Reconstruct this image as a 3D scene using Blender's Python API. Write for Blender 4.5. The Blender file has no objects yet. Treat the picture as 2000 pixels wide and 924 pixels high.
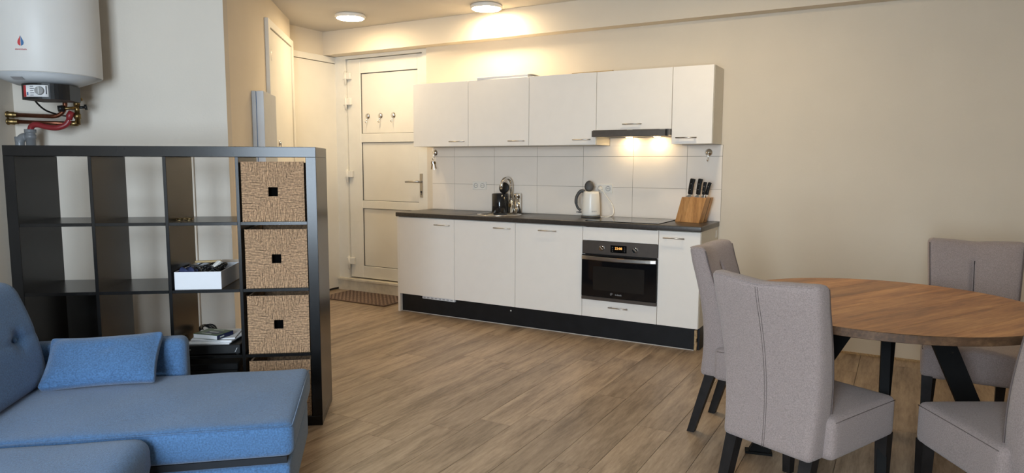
import bpy, bmesh, math, random
from mathutils import Vector, Matrix
random.seed(7)
PI = math.pi
SC = bpy.context.scene
COL = SC.collection

# ------------------------------------------------------------------ camera
CAM = dict(f=1337.44, yaw=0.5194, pitch=0.1068, roll=0.0034, x=1.2288, y=-5.3661, z=1.3495)
def make_camera():
    cy, sy, cp, sp = math.cos(CAM['yaw']), math.sin(CAM['yaw']), math.cos(CAM['pitch']), math.sin(CAM['pitch'])
    f = Vector((-sy*cp, cy*cp, -sp)); r0 = Vector((cy, sy, 0)); u0 = r0.cross(f)
    cr, sr = math.cos(CAM['roll']), math.sin(CAM['roll'])
    r = r0*cr + u0*sr; u = -r0*sr + u0*cr
    cd = bpy.data.cameras.new('camera'); cd.sensor_width = 36; cd.lens = 36*CAM['f']/2000
    cd.clip_start = 0.05; cd.clip_end = 100
    o = bpy.data.objects.new('camera', cd)
    m = Matrix((r, u, -f)).transposed().to_4x4(); m.translation = (CAM['x'], CAM['y'], CAM['z'])
    o.matrix_world = m; COL.objects.link(o); SC.camera = o
make_camera()

# room frame of the angled part (shelf, heater wall, facade): a = right, b = back
PSI = 0.6519
S0 = Vector((-1.3106, -2.8863)); R2 = Vector((math.cos(PSI), math.sin(PSI))); B2 = Vector((-math.sin(PSI), math.cos(PSI)))
def sw(a, b, z=0.0):
    q = S0 + R2*a + B2*b
    return Vector((q.x, q.y, z))

# ------------------------------------------------------------------ world and daylight
W = bpy.data.worlds.new('world'); SC.world = W; W.use_nodes = True
W.node_tree.nodes['Background'].inputs[0].default_value = (0.55, 0.68, 0.85, 1)
W.node_tree.nodes['Background'].inputs[1].default_value = 0.8
def daylight(name, a, z, w, h, power):
    ld = bpy.data.lights.new(name, 'AREA'); ld.shape = 'RECTANGLE'; ld.size = w; ld.size_y = h
    ld.energy = power; ld.color = (0.72, 0.86, 1.0)
    o = bpy.data.objects.new(name, ld); COL.objects.link(o)
    o.location = sw(a, -4.95, z)
    o.rotation_euler = Vector((B2.x, B2.y, -0.12)).to_track_quat('-Z', 'Y').to_euler()
daylight('daylight_at_window', -0.72, 1.48, 1.3, 1.9, 235)
LAMP = 75.0
SC.view_settings.view_transform = 'Standard'; SC.view_settings.look = 'None'
SC.view_settings.exposure = 0.45; SC.view_settings.gamma = 1.0; SC.view_settings.use_curve_mapping = False

# ------------------------------------------------------------------ materials
MATS = {}
def nn(t, kind, **kw):
    n = t.nodes.new(kind)
    for k, v in kw.items():
        setattr(n, k, v)
    return n
def ramp(t, stops):
    n = nn(t, 'ShaderNodeValToRGB'); e = n.color_ramp.elements
    while len(e) < len(stops): e.new(0.5)
    for el, (p, c) in zip(e, stops):
        el.position = p; el.color = (*c, 1)
    return n
def mat(name, col, rough=0.5, metal=0.0, var=0.05, scale=12, bump=0.0, bscale=60, spec=0.5, coat=0.0, stretch=(1, 1, 1), sheen=0.0, coords='Object'):
    m = bpy.data.materials.new(name); m.use_nodes = True; t = m.node_tree; b = t.nodes['Principled BSDF']
    tc = nn(t, 'ShaderNodeTexCoord'); mp = nn(t, 'ShaderNodeMapping'); mp.inputs['Scale'].default_value = stretch
    t.links.new(tc.outputs[coords], mp.inputs[0])
    no = nn(t, 'ShaderNodeTexNoise'); no.inputs['Scale'].default_value = scale; no.inputs['Detail'].default_value = 4
    t.links.new(mp.outputs[0], no.inputs['Vector'])
    lo = tuple(max(0, c*(1-var)) for c in col); hi = tuple(min(1, c*(1+var)) for c in col)
    r = ramp(t, [(0.3, lo), (0.7, hi)])
    t.links.new(no.outputs['Fac'], r.inputs[0]); t.links.new(r.outputs[0], b.inputs['Base Color'])
    b.inputs['Roughness'].default_value = rough; b.inputs['Metallic'].default_value = metal
    b.inputs['Specular IOR Level'].default_value = spec
    if coat: b.inputs['Coat Weight'].default_value = coat; b.inputs['Coat Roughness'].default_value = 0.08
    if sheen: b.inputs['Sheen Weight'].default_value = sheen; b.inputs['Sheen Roughness'].default_value = 0.5
    if bump:
        n2 = nn(t, 'ShaderNodeTexNoise'); n2.inputs['Scale'].default_value = bscale; n2.inputs['Detail'].default_value = 3
        t.links.new(mp.outputs[0], n2.inputs['Vector'])
        bp = nn(t, 'ShaderNodeBump'); bp.inputs['Strength'].default_value = bump; bp.inputs['Distance'].default_value = 0.003
        t.links.new(n2.outputs['Fac'], bp.inputs['Height']); t.links.new(bp.outputs[0], b.inputs['Normal'])
    MATS[name] = m
    return m
def emis(name, col, strength):
    m = bpy.data.materials.new(name); m.use_nodes = True; b = m.node_tree.nodes['Principled BSDF']
    b.inputs['Base Color'].default_value = (*col, 1)
    b.inputs['Emission Color'].default_value = (*col, 1); b.inputs['Emission Strength'].default_value = strength
    MATS[name] = m
    return m

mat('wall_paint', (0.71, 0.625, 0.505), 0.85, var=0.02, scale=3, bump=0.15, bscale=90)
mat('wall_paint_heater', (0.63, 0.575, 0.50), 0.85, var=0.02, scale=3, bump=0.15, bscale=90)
mat('ceiling_paint', (0.61, 0.57, 0.51), 0.9, var=0.02, scale=3, bump=0.1)
mat('door_paint', (0.80, 0.76, 0.68), 0.4, var=0.02, scale=5)
mat('upvc', (0.80, 0.77, 0.70), 0.35, var=0.02)
mat('gasket', (0.03, 0.027, 0.025), 0.6)
mat('step_paint', (0.70, 0.64, 0.53), 0.6, var=0.12, scale=14)
mat('cabinet', (0.87, 0.825, 0.765), 0.38, var=0.01)
mat('carcass_shaded', (0.72, 0.66, 0.55), 0.5, var=0.02)  # tan tone puts the shading of the cabinet sides into the colour
mat('tile_glaze', (0.84, 0.77, 0.69), 0.22, var=0.02, scale=4, spec=0.4)
mat('grout', (0.30, 0.25, 0.20), 0.9)
mat('worktop', (0.040, 0.034, 0.030), 0.32, var=0.25, scale=60, bump=0.05, bscale=200)
mat('plinth', (0.009, 0.010, 0.012), 0.45, var=0.2, spec=0.3)
mat('plinth_seal', (0.55, 0.52, 0.48), 0.4)
mat('chipboard', (0.46, 0.31, 0.16), 0.9, var=0.3, scale=90)
mat('steel', (0.55, 0.53, 0.50), 0.28, 1.0, var=0.05, scale=40)
mat('dark_steel', (0.13, 0.115, 0.105), 0.38, 0.75, var=0.06, scale=30)
mat('chrome', (0.75, 0.74, 0.72), 0.08, 1.0, var=0.01)
mat('alu', (0.52, 0.50, 0.48), 0.35, 1.0, var=0.03)
mat('black_glass', (0.006, 0.006, 0.007), 0.06, var=0.0, spec=0.5)
mat('oven_cavity', (0.012, 0.011, 0.010), 0.25, var=0.1)
mat('black_gloss', (0.010, 0.010, 0.011), 0.12, var=0.1)
mat('black_plastic', (0.009, 0.009, 0.0095), 0.42, var=0.15, spec=0.28)
mat('grey_plastic', (0.055, 0.053, 0.052), 0.5, var=0.1)
mat('mid_grey_plastic', (0.22, 0.22, 0.22), 0.4, var=0.05)
mat('white_plastic', (0.80, 0.77, 0.71), 0.3, var=0.01)
mat('enamel', (0.60, 0.58, 0.55), 0.42, var=0.01, spec=0.3)
mat('enamel_shaded', (0.42, 0.43, 0.44), 0.6, var=0.01)  # darker than the tank: underside shade painted in; wall brackets share it
mat('paper', (0.70, 0.70, 0.71), 0.8, var=0.03)
mat('carton', (0.66, 0.665, 0.69), 0.7, var=0.02)
mat('carton_inside', (0.42, 0.33, 0.25), 0.9, var=0.1)
mat('brown_paper', (0.50, 0.36, 0.18), 0.8, var=0.15)
mat('red', (0.42, 0.02, 0.02), 0.45, var=0.1)
mat('blue_print', (0.03, 0.12, 0.28), 0.4, var=0.05)
mat('red_print', (0.45, 0.03, 0.035), 0.4, var=0.05)
mat('dark_print', (0.03, 0.03, 0.04), 0.5, var=0.05)
mat('grey_print', (0.35, 0.35, 0.36), 0.5, var=0.05)
mat('copper', (0.22, 0.085, 0.05), 0.38, 1.0, var=0.25, scale=30)
mat('brass', (0.24, 0.165, 0.07), 0.38, 1.0, var=0.25, scale=50)
mat('pvc_grey', (0.17, 0.18, 0.19), 0.35, var=0.06)
mat('rubber_red', (0.20, 0.014, 0.018), 0.4, var=0.1)
mat('grey_metal_paint', (0.50, 0.51, 0.52), 0.45, var=0.02)
mat('shelf_black', (0.0070, 0.0067, 0.0067), 0.24, spec=0.30, var=0.25, scale=8, bump=0.02, bscale=120, stretch=(6, 6, 1))
mat('sofa_blue', (0.050, 0.120, 0.245), 0.92, var=0.30, scale=170, bump=0.5, bscale=420, sheen=0.25)
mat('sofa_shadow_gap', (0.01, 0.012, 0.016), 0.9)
mat('beech', (0.52, 0.33, 0.18), 0.5, var=0.15, scale=20, stretch=(6, 6, 1))
mat('chair_fabric', (0.315, 0.255, 0.238), 0.95, var=0.22, scale=260, bump=0.5, bscale=480, sheen=0.2)
mat('chair_seam', (0.135, 0.105, 0.097), 0.9)
mat('crease_shade', (0.03, 0.023, 0.02), 0.95)
mat('chair_piping', (0.42, 0.38, 0.37), 0.9)
mat('leg_black', (0.014, 0.012, 0.0115), 0.55, var=0.3, scale=20, spec=0.25)
mat('table_metal', (0.006, 0.006, 0.006), 0.6, var=0.1, spec=0.12)
mat('matte_black', (0.003, 0.003, 0.003), 1.0, var=0.1, spec=0.0)
mat('mat_fibre', (0.11, 0.070, 0.055), 0.95, var=0.3, scale=90)
mat('mat_fibre_light', (0.30, 0.215, 0.165), 0.95, var=0.3, scale=90)
mat('navy_cloth', (0.02, 0.03, 0.09), 0.8, var=0.3)
mat('book_green', (0.03, 0.075, 0.02), 0.4, var=0.3, scale=30)
mat('book_navy', (0.012, 0.015, 0.06), 0.4, var=0.1)
mat('book_art', (0.55, 0.58, 0.5), 0.5, var=0.1)
mat('display_black', (0.004, 0.004, 0.004), 0.15, var=0.0)
emis('display_digits', (1.0, 0.42, 0.10), 1.2)
emis('lamp_diffuser', (1.0, 0.79, 0.50), LAMP)
emis('hood_bulb', (1.0, 0.74, 0.38), 95)

def wood_mat(name, c1, c2, c3, axis='Y', rough=0.45, seam=0.0, rnd=0.25, gscale=1.0, lo=0.32, hi=0.68):
    m = bpy.data.materials.new(name); m.use_nodes = True; t = m.node_tree; b = t.nodes['Principled BSDF']
    tc = nn(t, 'ShaderNodeTexCoord'); oi = nn(t, 'ShaderNodeObjectInfo')
    mul = nn(t, 'ShaderNodeVectorMath', operation='SCALE'); mul.inputs[0].default_value = (13.7, 29.1, 7.3)
    t.links.new(oi.outputs['Random'], mul.inputs['Scale'])
    add = nn(t, 'ShaderNodeVectorMath', operation='ADD'); t.links.new(tc.outputs['Object'], add.inputs[0]); t.links.new(mul.outputs[0], add.inputs[1])
    mp = nn(t, 'ShaderNodeMapping')
    mp.inputs['Scale'].default_value = {'Y': (9, 1.0, 9), 'X': (1.0, 9, 9), 'Z': (9, 9, 1.0)}[axis]
    t.links.new(add.outputs[0], mp.inputs[0])
    n1 = nn(t, 'ShaderNodeTexNoise'); n1.inputs['Scale'].default_value = 1.6*gscale; n1.inputs['Detail'].default_value = 5; n1.inputs['Distortion'].default_value = 0.6
    n2 = nn(t, 'ShaderNodeTexNoise'); n2.inputs['Scale'].default_value = 9*gscale; n2.inputs['Detail'].default_value = 6; n2.inputs['Roughness'].default_value = 0.7
    t.links.new(mp.outputs[0], n1.inputs['Vector']); t.links.new(mp.outputs[0], n2.inputs['Vector'])
    mx = nn(t, 'ShaderNodeMath', operation='MULTIPLY_ADD'); mx.inputs[1].default_value = 0.45
    t.links.new(n2.outputs['Fac'], mx.inputs[0])
    ml = nn(t, 'ShaderNodeMath', operation='MULTIPLY'); ml.inputs[1].default_value = 0.55; t.links.new(n1.outputs['Fac'], ml.inputs[0]); t.links.new(ml.outputs[0], mx.inputs[2])
    r = ramp(t, [(lo, c1), (0.5, c2), (hi, c3)]); t.links.new(mx.outputs[0], r.inputs[0])
    hs = nn(t, 'ShaderNodeHueSaturation')
    mr = nn(t, 'ShaderNodeMapRange'); mr.inputs['To Min'].default_value = 1-rnd; mr.inputs['To Max'].default_value = 1+rnd
    t.links.new(oi.outputs['Random'], mr.inputs[0]); t.links.new(mr.outputs[0], hs.inputs['Value'])
    t.links.new(r.outputs[0], hs.inputs['Color']); t.links.new(hs.outputs[0], b.inputs['Base Color'])
    b.inputs['Roughness'].default_value = rough
    bp = nn(t, 'ShaderNodeBump'); bp.inputs['Strength'].default_value = 0.12; bp.inputs['Distance'].default_value = 0.002
    t.links.new(n2.outputs['Fac'], bp.inputs['Height']); t.links.new(bp.outputs[0], b.inputs['Normal'])
    MATS[name] = m
wood_mat('laminate', (0.165, 0.112, 0.070), (0.305, 0.220, 0.148), (0.420, 0.315, 0.220), 'Y', 0.36, rnd=0.12, lo=0.37, hi=0.63)
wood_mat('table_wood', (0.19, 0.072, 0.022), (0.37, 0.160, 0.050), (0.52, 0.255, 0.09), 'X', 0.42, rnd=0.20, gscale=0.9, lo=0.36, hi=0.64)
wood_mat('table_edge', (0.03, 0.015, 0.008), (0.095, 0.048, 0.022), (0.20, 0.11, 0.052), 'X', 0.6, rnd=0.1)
wood_mat('block_wood', (0.26, 0.11, 0.035), (0.52, 0.25, 0.085), (0.66, 0.36, 0.14), 'Z', 0.45, rnd=0.12, gscale=2.5)
mat('basket_gap_shade', (0.035, 0.020, 0.011), 0.95)  # dark backing, paints the shade in the gaps between strands
mat('seagrass', (0.45, 0.285, 0.165), 0.85, var=0.42, scale=110, bump=0.3, bscale=300)

def pane_mat():
    m = bpy.data.materials.new('window_glass'); m.use_nodes = True; t = m.node_tree
    t.nodes.remove(t.nodes['Principled BSDF'])
    tr = nn(t, 'ShaderNodeBsdfTransparent'); gl = nn(t, 'ShaderNodeBsdfGlossy'); gl.inputs['Roughness'].default_value = 0.02
    mx = nn(t, 'ShaderNodeMixShader'); mx.inputs[0].default_value = 0.06
    t.links.new(tr.outputs[0], mx.inputs[1]); t.links.new(gl.outputs[0], mx.inputs[2])
    t.links.new(mx.outputs[0], t.nodes['Material Output'].inputs[0]); MATS['window_glass'] = m
pane_mat()

# ------------------------------------------------------------------ geometry helpers
class G:
    def __init__(self): self.v = []; self.f = []; self.s = []
    def add(self, vs, fs, smooth=False, fn=None):
        o = len(self.v)
        self.v += [Vector(fn(Vector(p))) if fn else Vector(p) for p in vs]
        for f in fs:
            self.f.append([i+o for i in f]); self.s.append(smooth)
        return self
    def box(self, x0, x1, y0, y1, z0, z1, bev=0.0, fn=None, seg=1):
        if bev <= 0:
            vs = [(x, y, z) for x in (x0, x1) for y in (y0, y1) for z in (z0, z1)]
            return self.add(vs, [(0, 1, 3, 2), (4, 6, 7, 5), (0, 4, 5, 1), (2, 3, 7, 6), (0, 2, 6, 4), (1, 5, 7, 3)], False, fn)
        bm = bmesh.new(); bmesh.ops.create_cube(bm, size=1)
        for v in bm.verts:
            v.co = Vector(((x0+x1)/2+v.co.x*(x1-x0), (y0+y1)/2+v.co.y*(y1-y0), (z0+z1)/2+v.co.z*(z1-z0)))
        bmesh.ops.bevel(bm, geom=bm.edges[:], offset=bev, segments=seg, affect='EDGES', profile=0.5)
        bm.verts.index_update()
        self.add([v.co.copy() for v in bm.verts], [[v.index for v in f.verts] for f in bm.faces], seg > 1, fn)
        bm.free(); return self
    def soft(self, x0, x1, y0, y1, z0, z1, r, n=(10, 10, 5), fn=None):
        lo = Vector((x0, y0, z0)); hi = Vector((x1, y1, z1)); vs = {}; V = []; F = []
        r = min(r, *(0.499*(hi[i]-lo[i]) for i in range(3)))
        def ax(i, k, m):
            # denser near the two ends
            t = k/m; e = r*1.0/(hi[i]-lo[i]); h = 2 if m >= 6 else 1
            if m >= 6:
                if k <= h: t = e*k/h
                elif k >= m-h: t = 1-e*(m-k)/h
                else: t = e+(1-2*e)*(k-h)/(m-2*h)
            return lo[i]+(hi[i]-lo[i])*t
        def vert(i, j, k):
            key = (i, j, k)
            if key not in vs:
                p = Vector((ax(0, i, n[0]), ax(1, j, n[1]), ax(2, k, n[2])))
                c = Vector([min(max(p[q], lo[q]+r), hi[q]-r) for q in range(3)]); d = p-c
                if d.length > 1e-9: p = c+d.normalized()*r
                vs[key] = len(V); V.append(p)
            return vs[key]
        a, b, c = n
        for i in range(a):
            for j in range(b):
                F.append((vert(i, j, 0), vert(i, j+1, 0), vert(i+1, j+1, 0), vert(i+1, j, 0)))
                F.append((vert(i, j, c), vert(i+1, j, c), vert(i+1, j+1, c), vert(i, j+1, c)))
        for i in range(a):
            for k in range(c):
                F.append((vert(i, 0, k), vert(i+1, 0, k), vert(i+1, 0, k+1), vert(i, 0, k+1)))
                F.append((vert(i, b, k), vert(i, b, k+1), vert(i+1, b, k+1), vert(i+1, b, k)))
        for j in range(b):
            for k in range(c):
                F.append((vert(0, j, k), vert(0, j, k+1), vert(0, j+1, k+1), vert(0, j+1, k)))
                F.append((vert(a, j, k), vert(a, j+1, k), vert(a, j+1, k+1), vert(a, j, k+1)))
        return self.add(V, F, True, fn)
    def tube(self, pts, r, n=8, closed=False, cap=True, fn=None):
        pts = [Vector(p) for p in pts]; m = len(pts); rs = r if isinstance(r, (list, tuple)) else [r]*m
        V = []; F = []; up = None
        for i, p in enumerate(pts):
            if closed: d = pts[(i+1) % m]-pts[i-1]
            else: d = pts[min(i+1, m-1)]-pts[max(i-1, 0)]
            d.normalize()
            if up is None:
                up = Vector((0, 0, 1)) if abs(d.z) < 0.9 else Vector((1, 0, 0))
            s = d.cross(up)
            if s.length < 1e-6: s = d.orthogonal()
            s.normalize(); up = s.cross(d).normalized()
            for k in range(n):
                a = 2*PI*k/n; V.append(p+(s*math.cos(a)+up*math.sin(a))*rs[i])
        for i in range(m if closed else m-1):
            j = (i+1) % m
            for k in range(n):
                F.append((i*n+k, i*n+(k+1) % n, j*n+(k+1) % n, j*n+k))
        if cap and not closed:
            F.append(list(range(n))[::-1]); F.append([(m-1)*n+k for k in range(n)])
        return self.add(V, F, True, fn)
    def cyl(self, p0, p1, r0, r1=None, n=20, fn=None):
        o = len(self.s); self.tube([p0, p1], [r0, r0 if r1 is None else r1], n, fn=fn)
        self.s[-1] = self.s[-2] = False
        return self
    def lathe(self, prof, c=(0, 0, 0), n=32, fn=None, smooth=True, cap=True):
        V = []; F = []; m = len(prof)
        for (r, z) in prof:
            for k in range(n):
                a = 2*PI*k/n; V.append((c[0]+r*math.cos(a), c[1]+r*math.sin(a), c[2]+z))
        for i in range(m-1):
            for k in range(n):
                F.append((i*n+k, i*n+(k+1) % n, (i+1)*n+(k+1) % n, (i+1)*n+k))
        if cap and prof[0][0] > 1e-5: F.append(list(range(n))[::-1])
        if cap and prof[-1][0] > 1e-5: F.append([(m-1)*n+k for k in range(n)])
        return self.add(V, F, smooth, fn)
    def prism(self, poly, t0, t1, ax='z', fn=None):
        def P(u, v, t): return {'z': (u, v, t), 'y': (u, t, v), 'x': (t, u, v)}[ax]
        n = len(poly); V = [P(u, v, t0) for u, v in poly]+[P(u, v, t1) for u, v in poly]
        F = [list(range(n))[::-1], list(range(n, 2*n))]+[(i, (i+1) % n, n+(i+1) % n, n+i) for i in range(n)]
        return self.add(V, F, False, fn)
    def build(self, name, m, parent=None):
        me = bpy.data.meshes.new(name); me.from_pydata([tuple(p) for p in self.v], [], self.f)
        me.polygons.foreach_set('use_smooth', self.s)
        bm = bmesh.new(); bm.from_mesh(me); bmesh.ops.recalc_face_normals(bm, faces=bm.faces[:]); bm.to_mesh(me); bm.free()
        me.materials.append(MATS[m]); return link(name, me, parent)
def link(name, me, parent=None, loc=None, rot=None):
    o = bpy.data.objects.new(name, me); COL.objects.link(o)
    if parent: o.parent = parent
    if loc is not None: o.location = loc
    if rot is not None: o.rotation_euler = rot
    return o
def tag(o, label, cat, group=None):
    o['label'] = label; o['category'] = cat
    if group: o['group'] = group
    return o
def thing(name, label, cat, loc=(0, 0, 0), rz=0.0, group=None):
    o = bpy.data.objects.new(name, None); o.empty_display_size = 0.05; COL.objects.link(o)
    o.location = loc; o.rotation_euler = (0, 0, rz)
    return tag(o, label, cat, group)
def struct(o): o['kind'] = 'structure'; return o
def copy_tree(o, parent=None):
    c = o.copy(); COL.objects.link(c); c.parent = parent
    for ch in list(o.children): copy_tree(ch, c)
    return c
def text_part(body, size, m, parent, mtx, depth=0.0006, align='CENTER'):
    cu = bpy.data.curves.new('lettering', 'FONT'); cu.body = body; cu.size = size; cu.extrude = depth; cu.align_x = align; cu.align_y = 'CENTER'; cu.resolution_u = 2
    tmp = bpy.data.objects.new('tmp', cu); COL.objects.link(tmp)
    dg = bpy.context.evaluated_depsgraph_get(); me = bpy.data.meshes.new_from_object(tmp.evaluated_get(dg))
    bpy.data.objects.remove(tmp); bpy.data.curves.remove(cu)
    me.transform(mtx); me.materials.clear(); me.materials.append(MATS[m]); me.name = 'lettering'
    return link('lettering', me, parent)
FACE_NEG_Y = Matrix.Rotation(PI/2, 4, 'X')          # text standing up, read from -Y
def at(x, y, z, rot=FACE_NEG_Y): return Matrix.Translation((x, y, z)) @ rot
def shf(p): return sw(p[0], p[1], p[2])              # (a,b,z) -> world
def bez(p, n=10):
    p = [Vector(q) for q in p]; out = []
    for i in range(len(p)-1):
        a = p[max(i-1, 0)]; b = p[i]; c = p[i+1]; d = p[min(i+2, len(p)-1)]
        for k in range(n):
            t = k/n
            out.append(0.5*((2*b)+(c-a)*t+(2*a-5*b+4*c-d)*t*t+(3*b-a-3*c+d)*t**3))
    out.append(p[-1]); return out
def arc(cx, cy, r, a0, a1, n=12): return [(cx+r*math.cos(a0+(a1-a0)*i/n), cy+r*math.sin(a0+(a1-a0)*i/n)) for i in range(n+1)]

# ================================================================== STRUCTURE
ZC = 2.67
WB_X = -4.0                     # wall with the flush door beside the back door
RX = 2.9                        # right hand wall
FB = -4.6                       # facade (b)
LA = -1.91                      # left wall (a)
HB = 1.03                       # heater wall (b)
CA = -0.683                     # corner wall (a)

# floor slab with planks
fl = struct(G().box(-4.6, 3.1, -7.9, 0.3, -0.06, -0.0085).build('floor', 'plinth'))
room_poly = [(-4.1, 0.2), (WB_X-.1, -0.95), tuple(sw(CA-.05, 3.2)[:2]), tuple(sw(CA-.05, HB+.05)[:2]), tuple(sw(LA-.05, HB+.05)[:2]), tuple(sw(LA-.05, FB-.05)[:2]), (3.0, -5.55), (3.0, 0.2)]
def inside(x, y):
    c = False; n = len(room_poly)
    for i in range(n):
        (x1, y1), (x2, y2) = room_poly[i], room_poly[i-1]
        if (y1 > y) != (y2 > y) and x < (x2-x1)*(y-y1)/(y2-y1)+x1: c = not c
    return c
PW, PL = 0.187, 1.285
plank_me = G().box(0.0009, PW-0.0009, 0.0008, PL-0.0008, -0.008, 0.0, bev=0.0007).build('plank', 'laminate', fl)
known = {-4: -2.24, -1: -2.07, -5: -2.405, -7: -2.86, -8: -2.74, -10: -2.12, -6: -1.31, -2: -1.38, -3: -1.72, 0: -1.52, 1: -2.62, -9: -1.45, -11: -2.9, -12: -1.7}
first = True
for k in range(-24, 15):
    x = 0.278+PW*k
    y0 = known.get(k, -2-random.random()*PL)
    y = y0-5*PL
    while y < 0.2:
        if any(inside(x+PW*u, y+PL*w) for u in (0.05, 0.5, 0.95) for w in (0.02, 0.25, 0.5, 0.75, 0.98)):
            if first: plank_me.location = (x, y, 0); first = False
            else: link('plank', plank_me.data, fl, (x, y, 0))
        y += PL

struct(G().box(-4.7, 3.1, -7.9, 0.3, ZC, ZC+0.1).build('ceiling', 'ceiling_paint'))
wk = struct(G().box(-2.785, RX+0.12, 0.0, 0.16, 0.0, ZC).build('wall_kitchen', 'wall_paint'))
struct(G().box(WB_X-0.1, -2.785, 0.125, 0.22, 0.0, ZC).build('wall_back_door', 'wall_paint'))
struct(G().box(WB_X-0.1, WB_X, -0.98, 0.125, 0.0, ZC).build('wall_hall', 'wall_paint'))
struct(G().box(WB_X, RX, -0.12, -0.001, 2.437, ZC-0.001).build('ceiling_beam', 'wall_paint'))
struct(G().box(WB_X+0.001, -2.786, 0.0, 0.124, 2.437, ZC-0.001).build('trim_1', 'wall_paint'))
def sbox(a0, a1, b0, b1, z0, z1, g=None, bev=0.0): return (g or G()).box(a0, a1, b0, b1, z0, z1, bev, fn=shf)
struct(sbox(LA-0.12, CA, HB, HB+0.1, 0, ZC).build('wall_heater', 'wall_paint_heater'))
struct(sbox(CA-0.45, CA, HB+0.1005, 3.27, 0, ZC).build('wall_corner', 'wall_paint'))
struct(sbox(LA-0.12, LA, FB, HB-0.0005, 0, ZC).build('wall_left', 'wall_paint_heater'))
struct(G().box(RX, RX+0.12, -5.62, -0.001, 0, ZC).build('wall_right', 'wall_paint'))
WZ0, WZ1 = 0.50, 2.45
WINS = ((-1.38, -0.06),)
g = G()
for q in ((LA-0.12, WINS[0][0], 0, ZC), (WINS[0][1], 1.95, 0, ZC), (*WINS[0], 0, WZ0), (*WINS[0], WZ1, ZC)):
    sbox(q[0], q[1], FB-0.14, FB-0.0005, q[2], q[3], g)
struct(g.build('wall_front', 'wall_paint'))
for wi, (WA0, WA1) in enumerate(WINS):
    wf = G()
    for a in (WA0, (WA0+WA1)/2-0.03, WA1-0.06): sbox(a, a+0.06, FB-0.10, FB-0.04, WZ0, WZ1, wf)
    for z in (WZ0, WZ1-0.06): sbox(WA0, WA1, FB-0.10, FB-0.04, z, z+0.06, wf)
    win = struct(wf.build('window_%d' % (wi+1), 'upvc'))
    for a0, a1 in ((WA0+.06, (WA0+WA1)/2-.03), ((WA0+WA1)/2+.03, WA1-.06)):
        sbox(a0, a1, FB-0.073, FB-0.067, WZ0+.06, WZ1-.06).build('pane', 'window_glass', win)
struct(G().box(0.002, RX-0.001, -0.012, -0.0005, 0.0005, 0.014).build('baseboard_kitchen', 'chipboard'))

# back splash tiles
TX = [-2.720, -2.4622, -2.0225, -1.5821, -1.1423, -0.7012, -0.2586, 0.012]
TZ = [0.9075, 1.1526, 1.407, 1.4945]
G().box(TX[0], TX[-1], -0.004, -0.0003, TZ[0], TZ[-1]).build('grout', 'grout', wk)
G().box(-0.905, -0.301, -0.004, -0.0003, TZ[-1], 1.56).build('grout', 'grout', wk)
for i in range(7):
    for j in range(3):
        z1 = TZ[j+1]
        G().box(TX[i]+.0012, TX[i+1]-.0012, -0.008, -0.0035, TZ[j]+.0012, z1-.0012, bev=0.0008).build('tile', 'tile_glaze', wk)
for a, b in ((-0.905, -0.7012), (-0.7012, -0.301)):
    G().box(a+.0012, b-.0012, -0.008, -0.0035, TZ[3]-.001, 1.558, bev=0.0008).build('tile', 'tile_glaze', wk)

# ---- white back door (three panels)
def back_door():
    fr = struct(G().box(-3.99, -3.845, 0.03, 0.124, 0.13, 2.436).box(-2.86, -2.787, 0.03, 0.124, 0.13, 2.436)
                .box(-3.845, -2.86, 0.03, 0.124, 2.405, 2.436).build('door_1', 'upvc'))
    g = G()
    X0, X1 = -3.84, -2.865
    pz = [(1.645, 2.256), (0.957, 1.556), (0.268, 0.876)]
    for a, b in ((X0, -3.665), (-2.932, X1)): g.box(a, b, 0.05, 0.11, 0.142, 2.40, 0.004)
    for z0, z1 in ((2.256, 2.40), (1.556, 1.645), (0.876, 0.957), (0.142, 0.268)): g.box(-3.665, -2.932, 0.052, 0.108, z0, z1, 0.003)
    leaf = g.build('door_leaf', 'upvc', fr)
    for z0, z1 in pz:
        G().box(-3.665, -2.932, 0.070, 0.10, z0, z1).build('door_panel', 'door_paint', fr)
        gg = G()
        for a, b, c, d in ((-3.665, -3.6605, z0, z1), (-2.9365, -2.932, z0, z1), (-3.665, -2.932, z0, z0+.004), (-3.665, -2.932, z1-.005, z1)):
            gg.box(a, b, 0.064, 0.0705, c, d)
        gg.build('gasket', 'gasket', fr)
    for z in (2.235, 1.975, 1.23, 0.315):
        G().box(-3.872, -3.772, 0.016, 0.0505, z-0.035, z+0.035, 0.005).cyl((-3.838, 0.022, z-0.085), (-3.838, 0.022, z+0.05), 0.013, n=12).build('hinge', 'upvc', fr)
    h = G().box(-2.912, -2.868, 0.040, 0.0505, 1.01, 1.245, 0.004).build('handle_plate', 'alu', fr)
    G().cyl((-2.89, 0.045, 1.165), (-2.89, -0.005, 1.165), 0.011, n=12).tube([(-2.885, -0.005, 1.165), (-2.97, -0.008, 1.166), (-3.055, 0.0, 1.162)], [.011, .010, .009], 10).build('lever', 'alu', h)
    G().cyl((-2.89, 0.041, 1.065), (-2.89, 0.036, 1.065), 0.010, n=14).box(-2.892, -2.888, 0.035, 0.041, 1.035, 1.065).build('keyhole', 'dark_print', h)
    st = G().box(-3.99, -2.787, -0.005, 0.124, 0.105, 0.1295, 0.003).box(-3.985, -2.787, 0.008, 0.124, 0.0, 0.105).build('threshold', 'step_paint', fr)
back_door()

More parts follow.
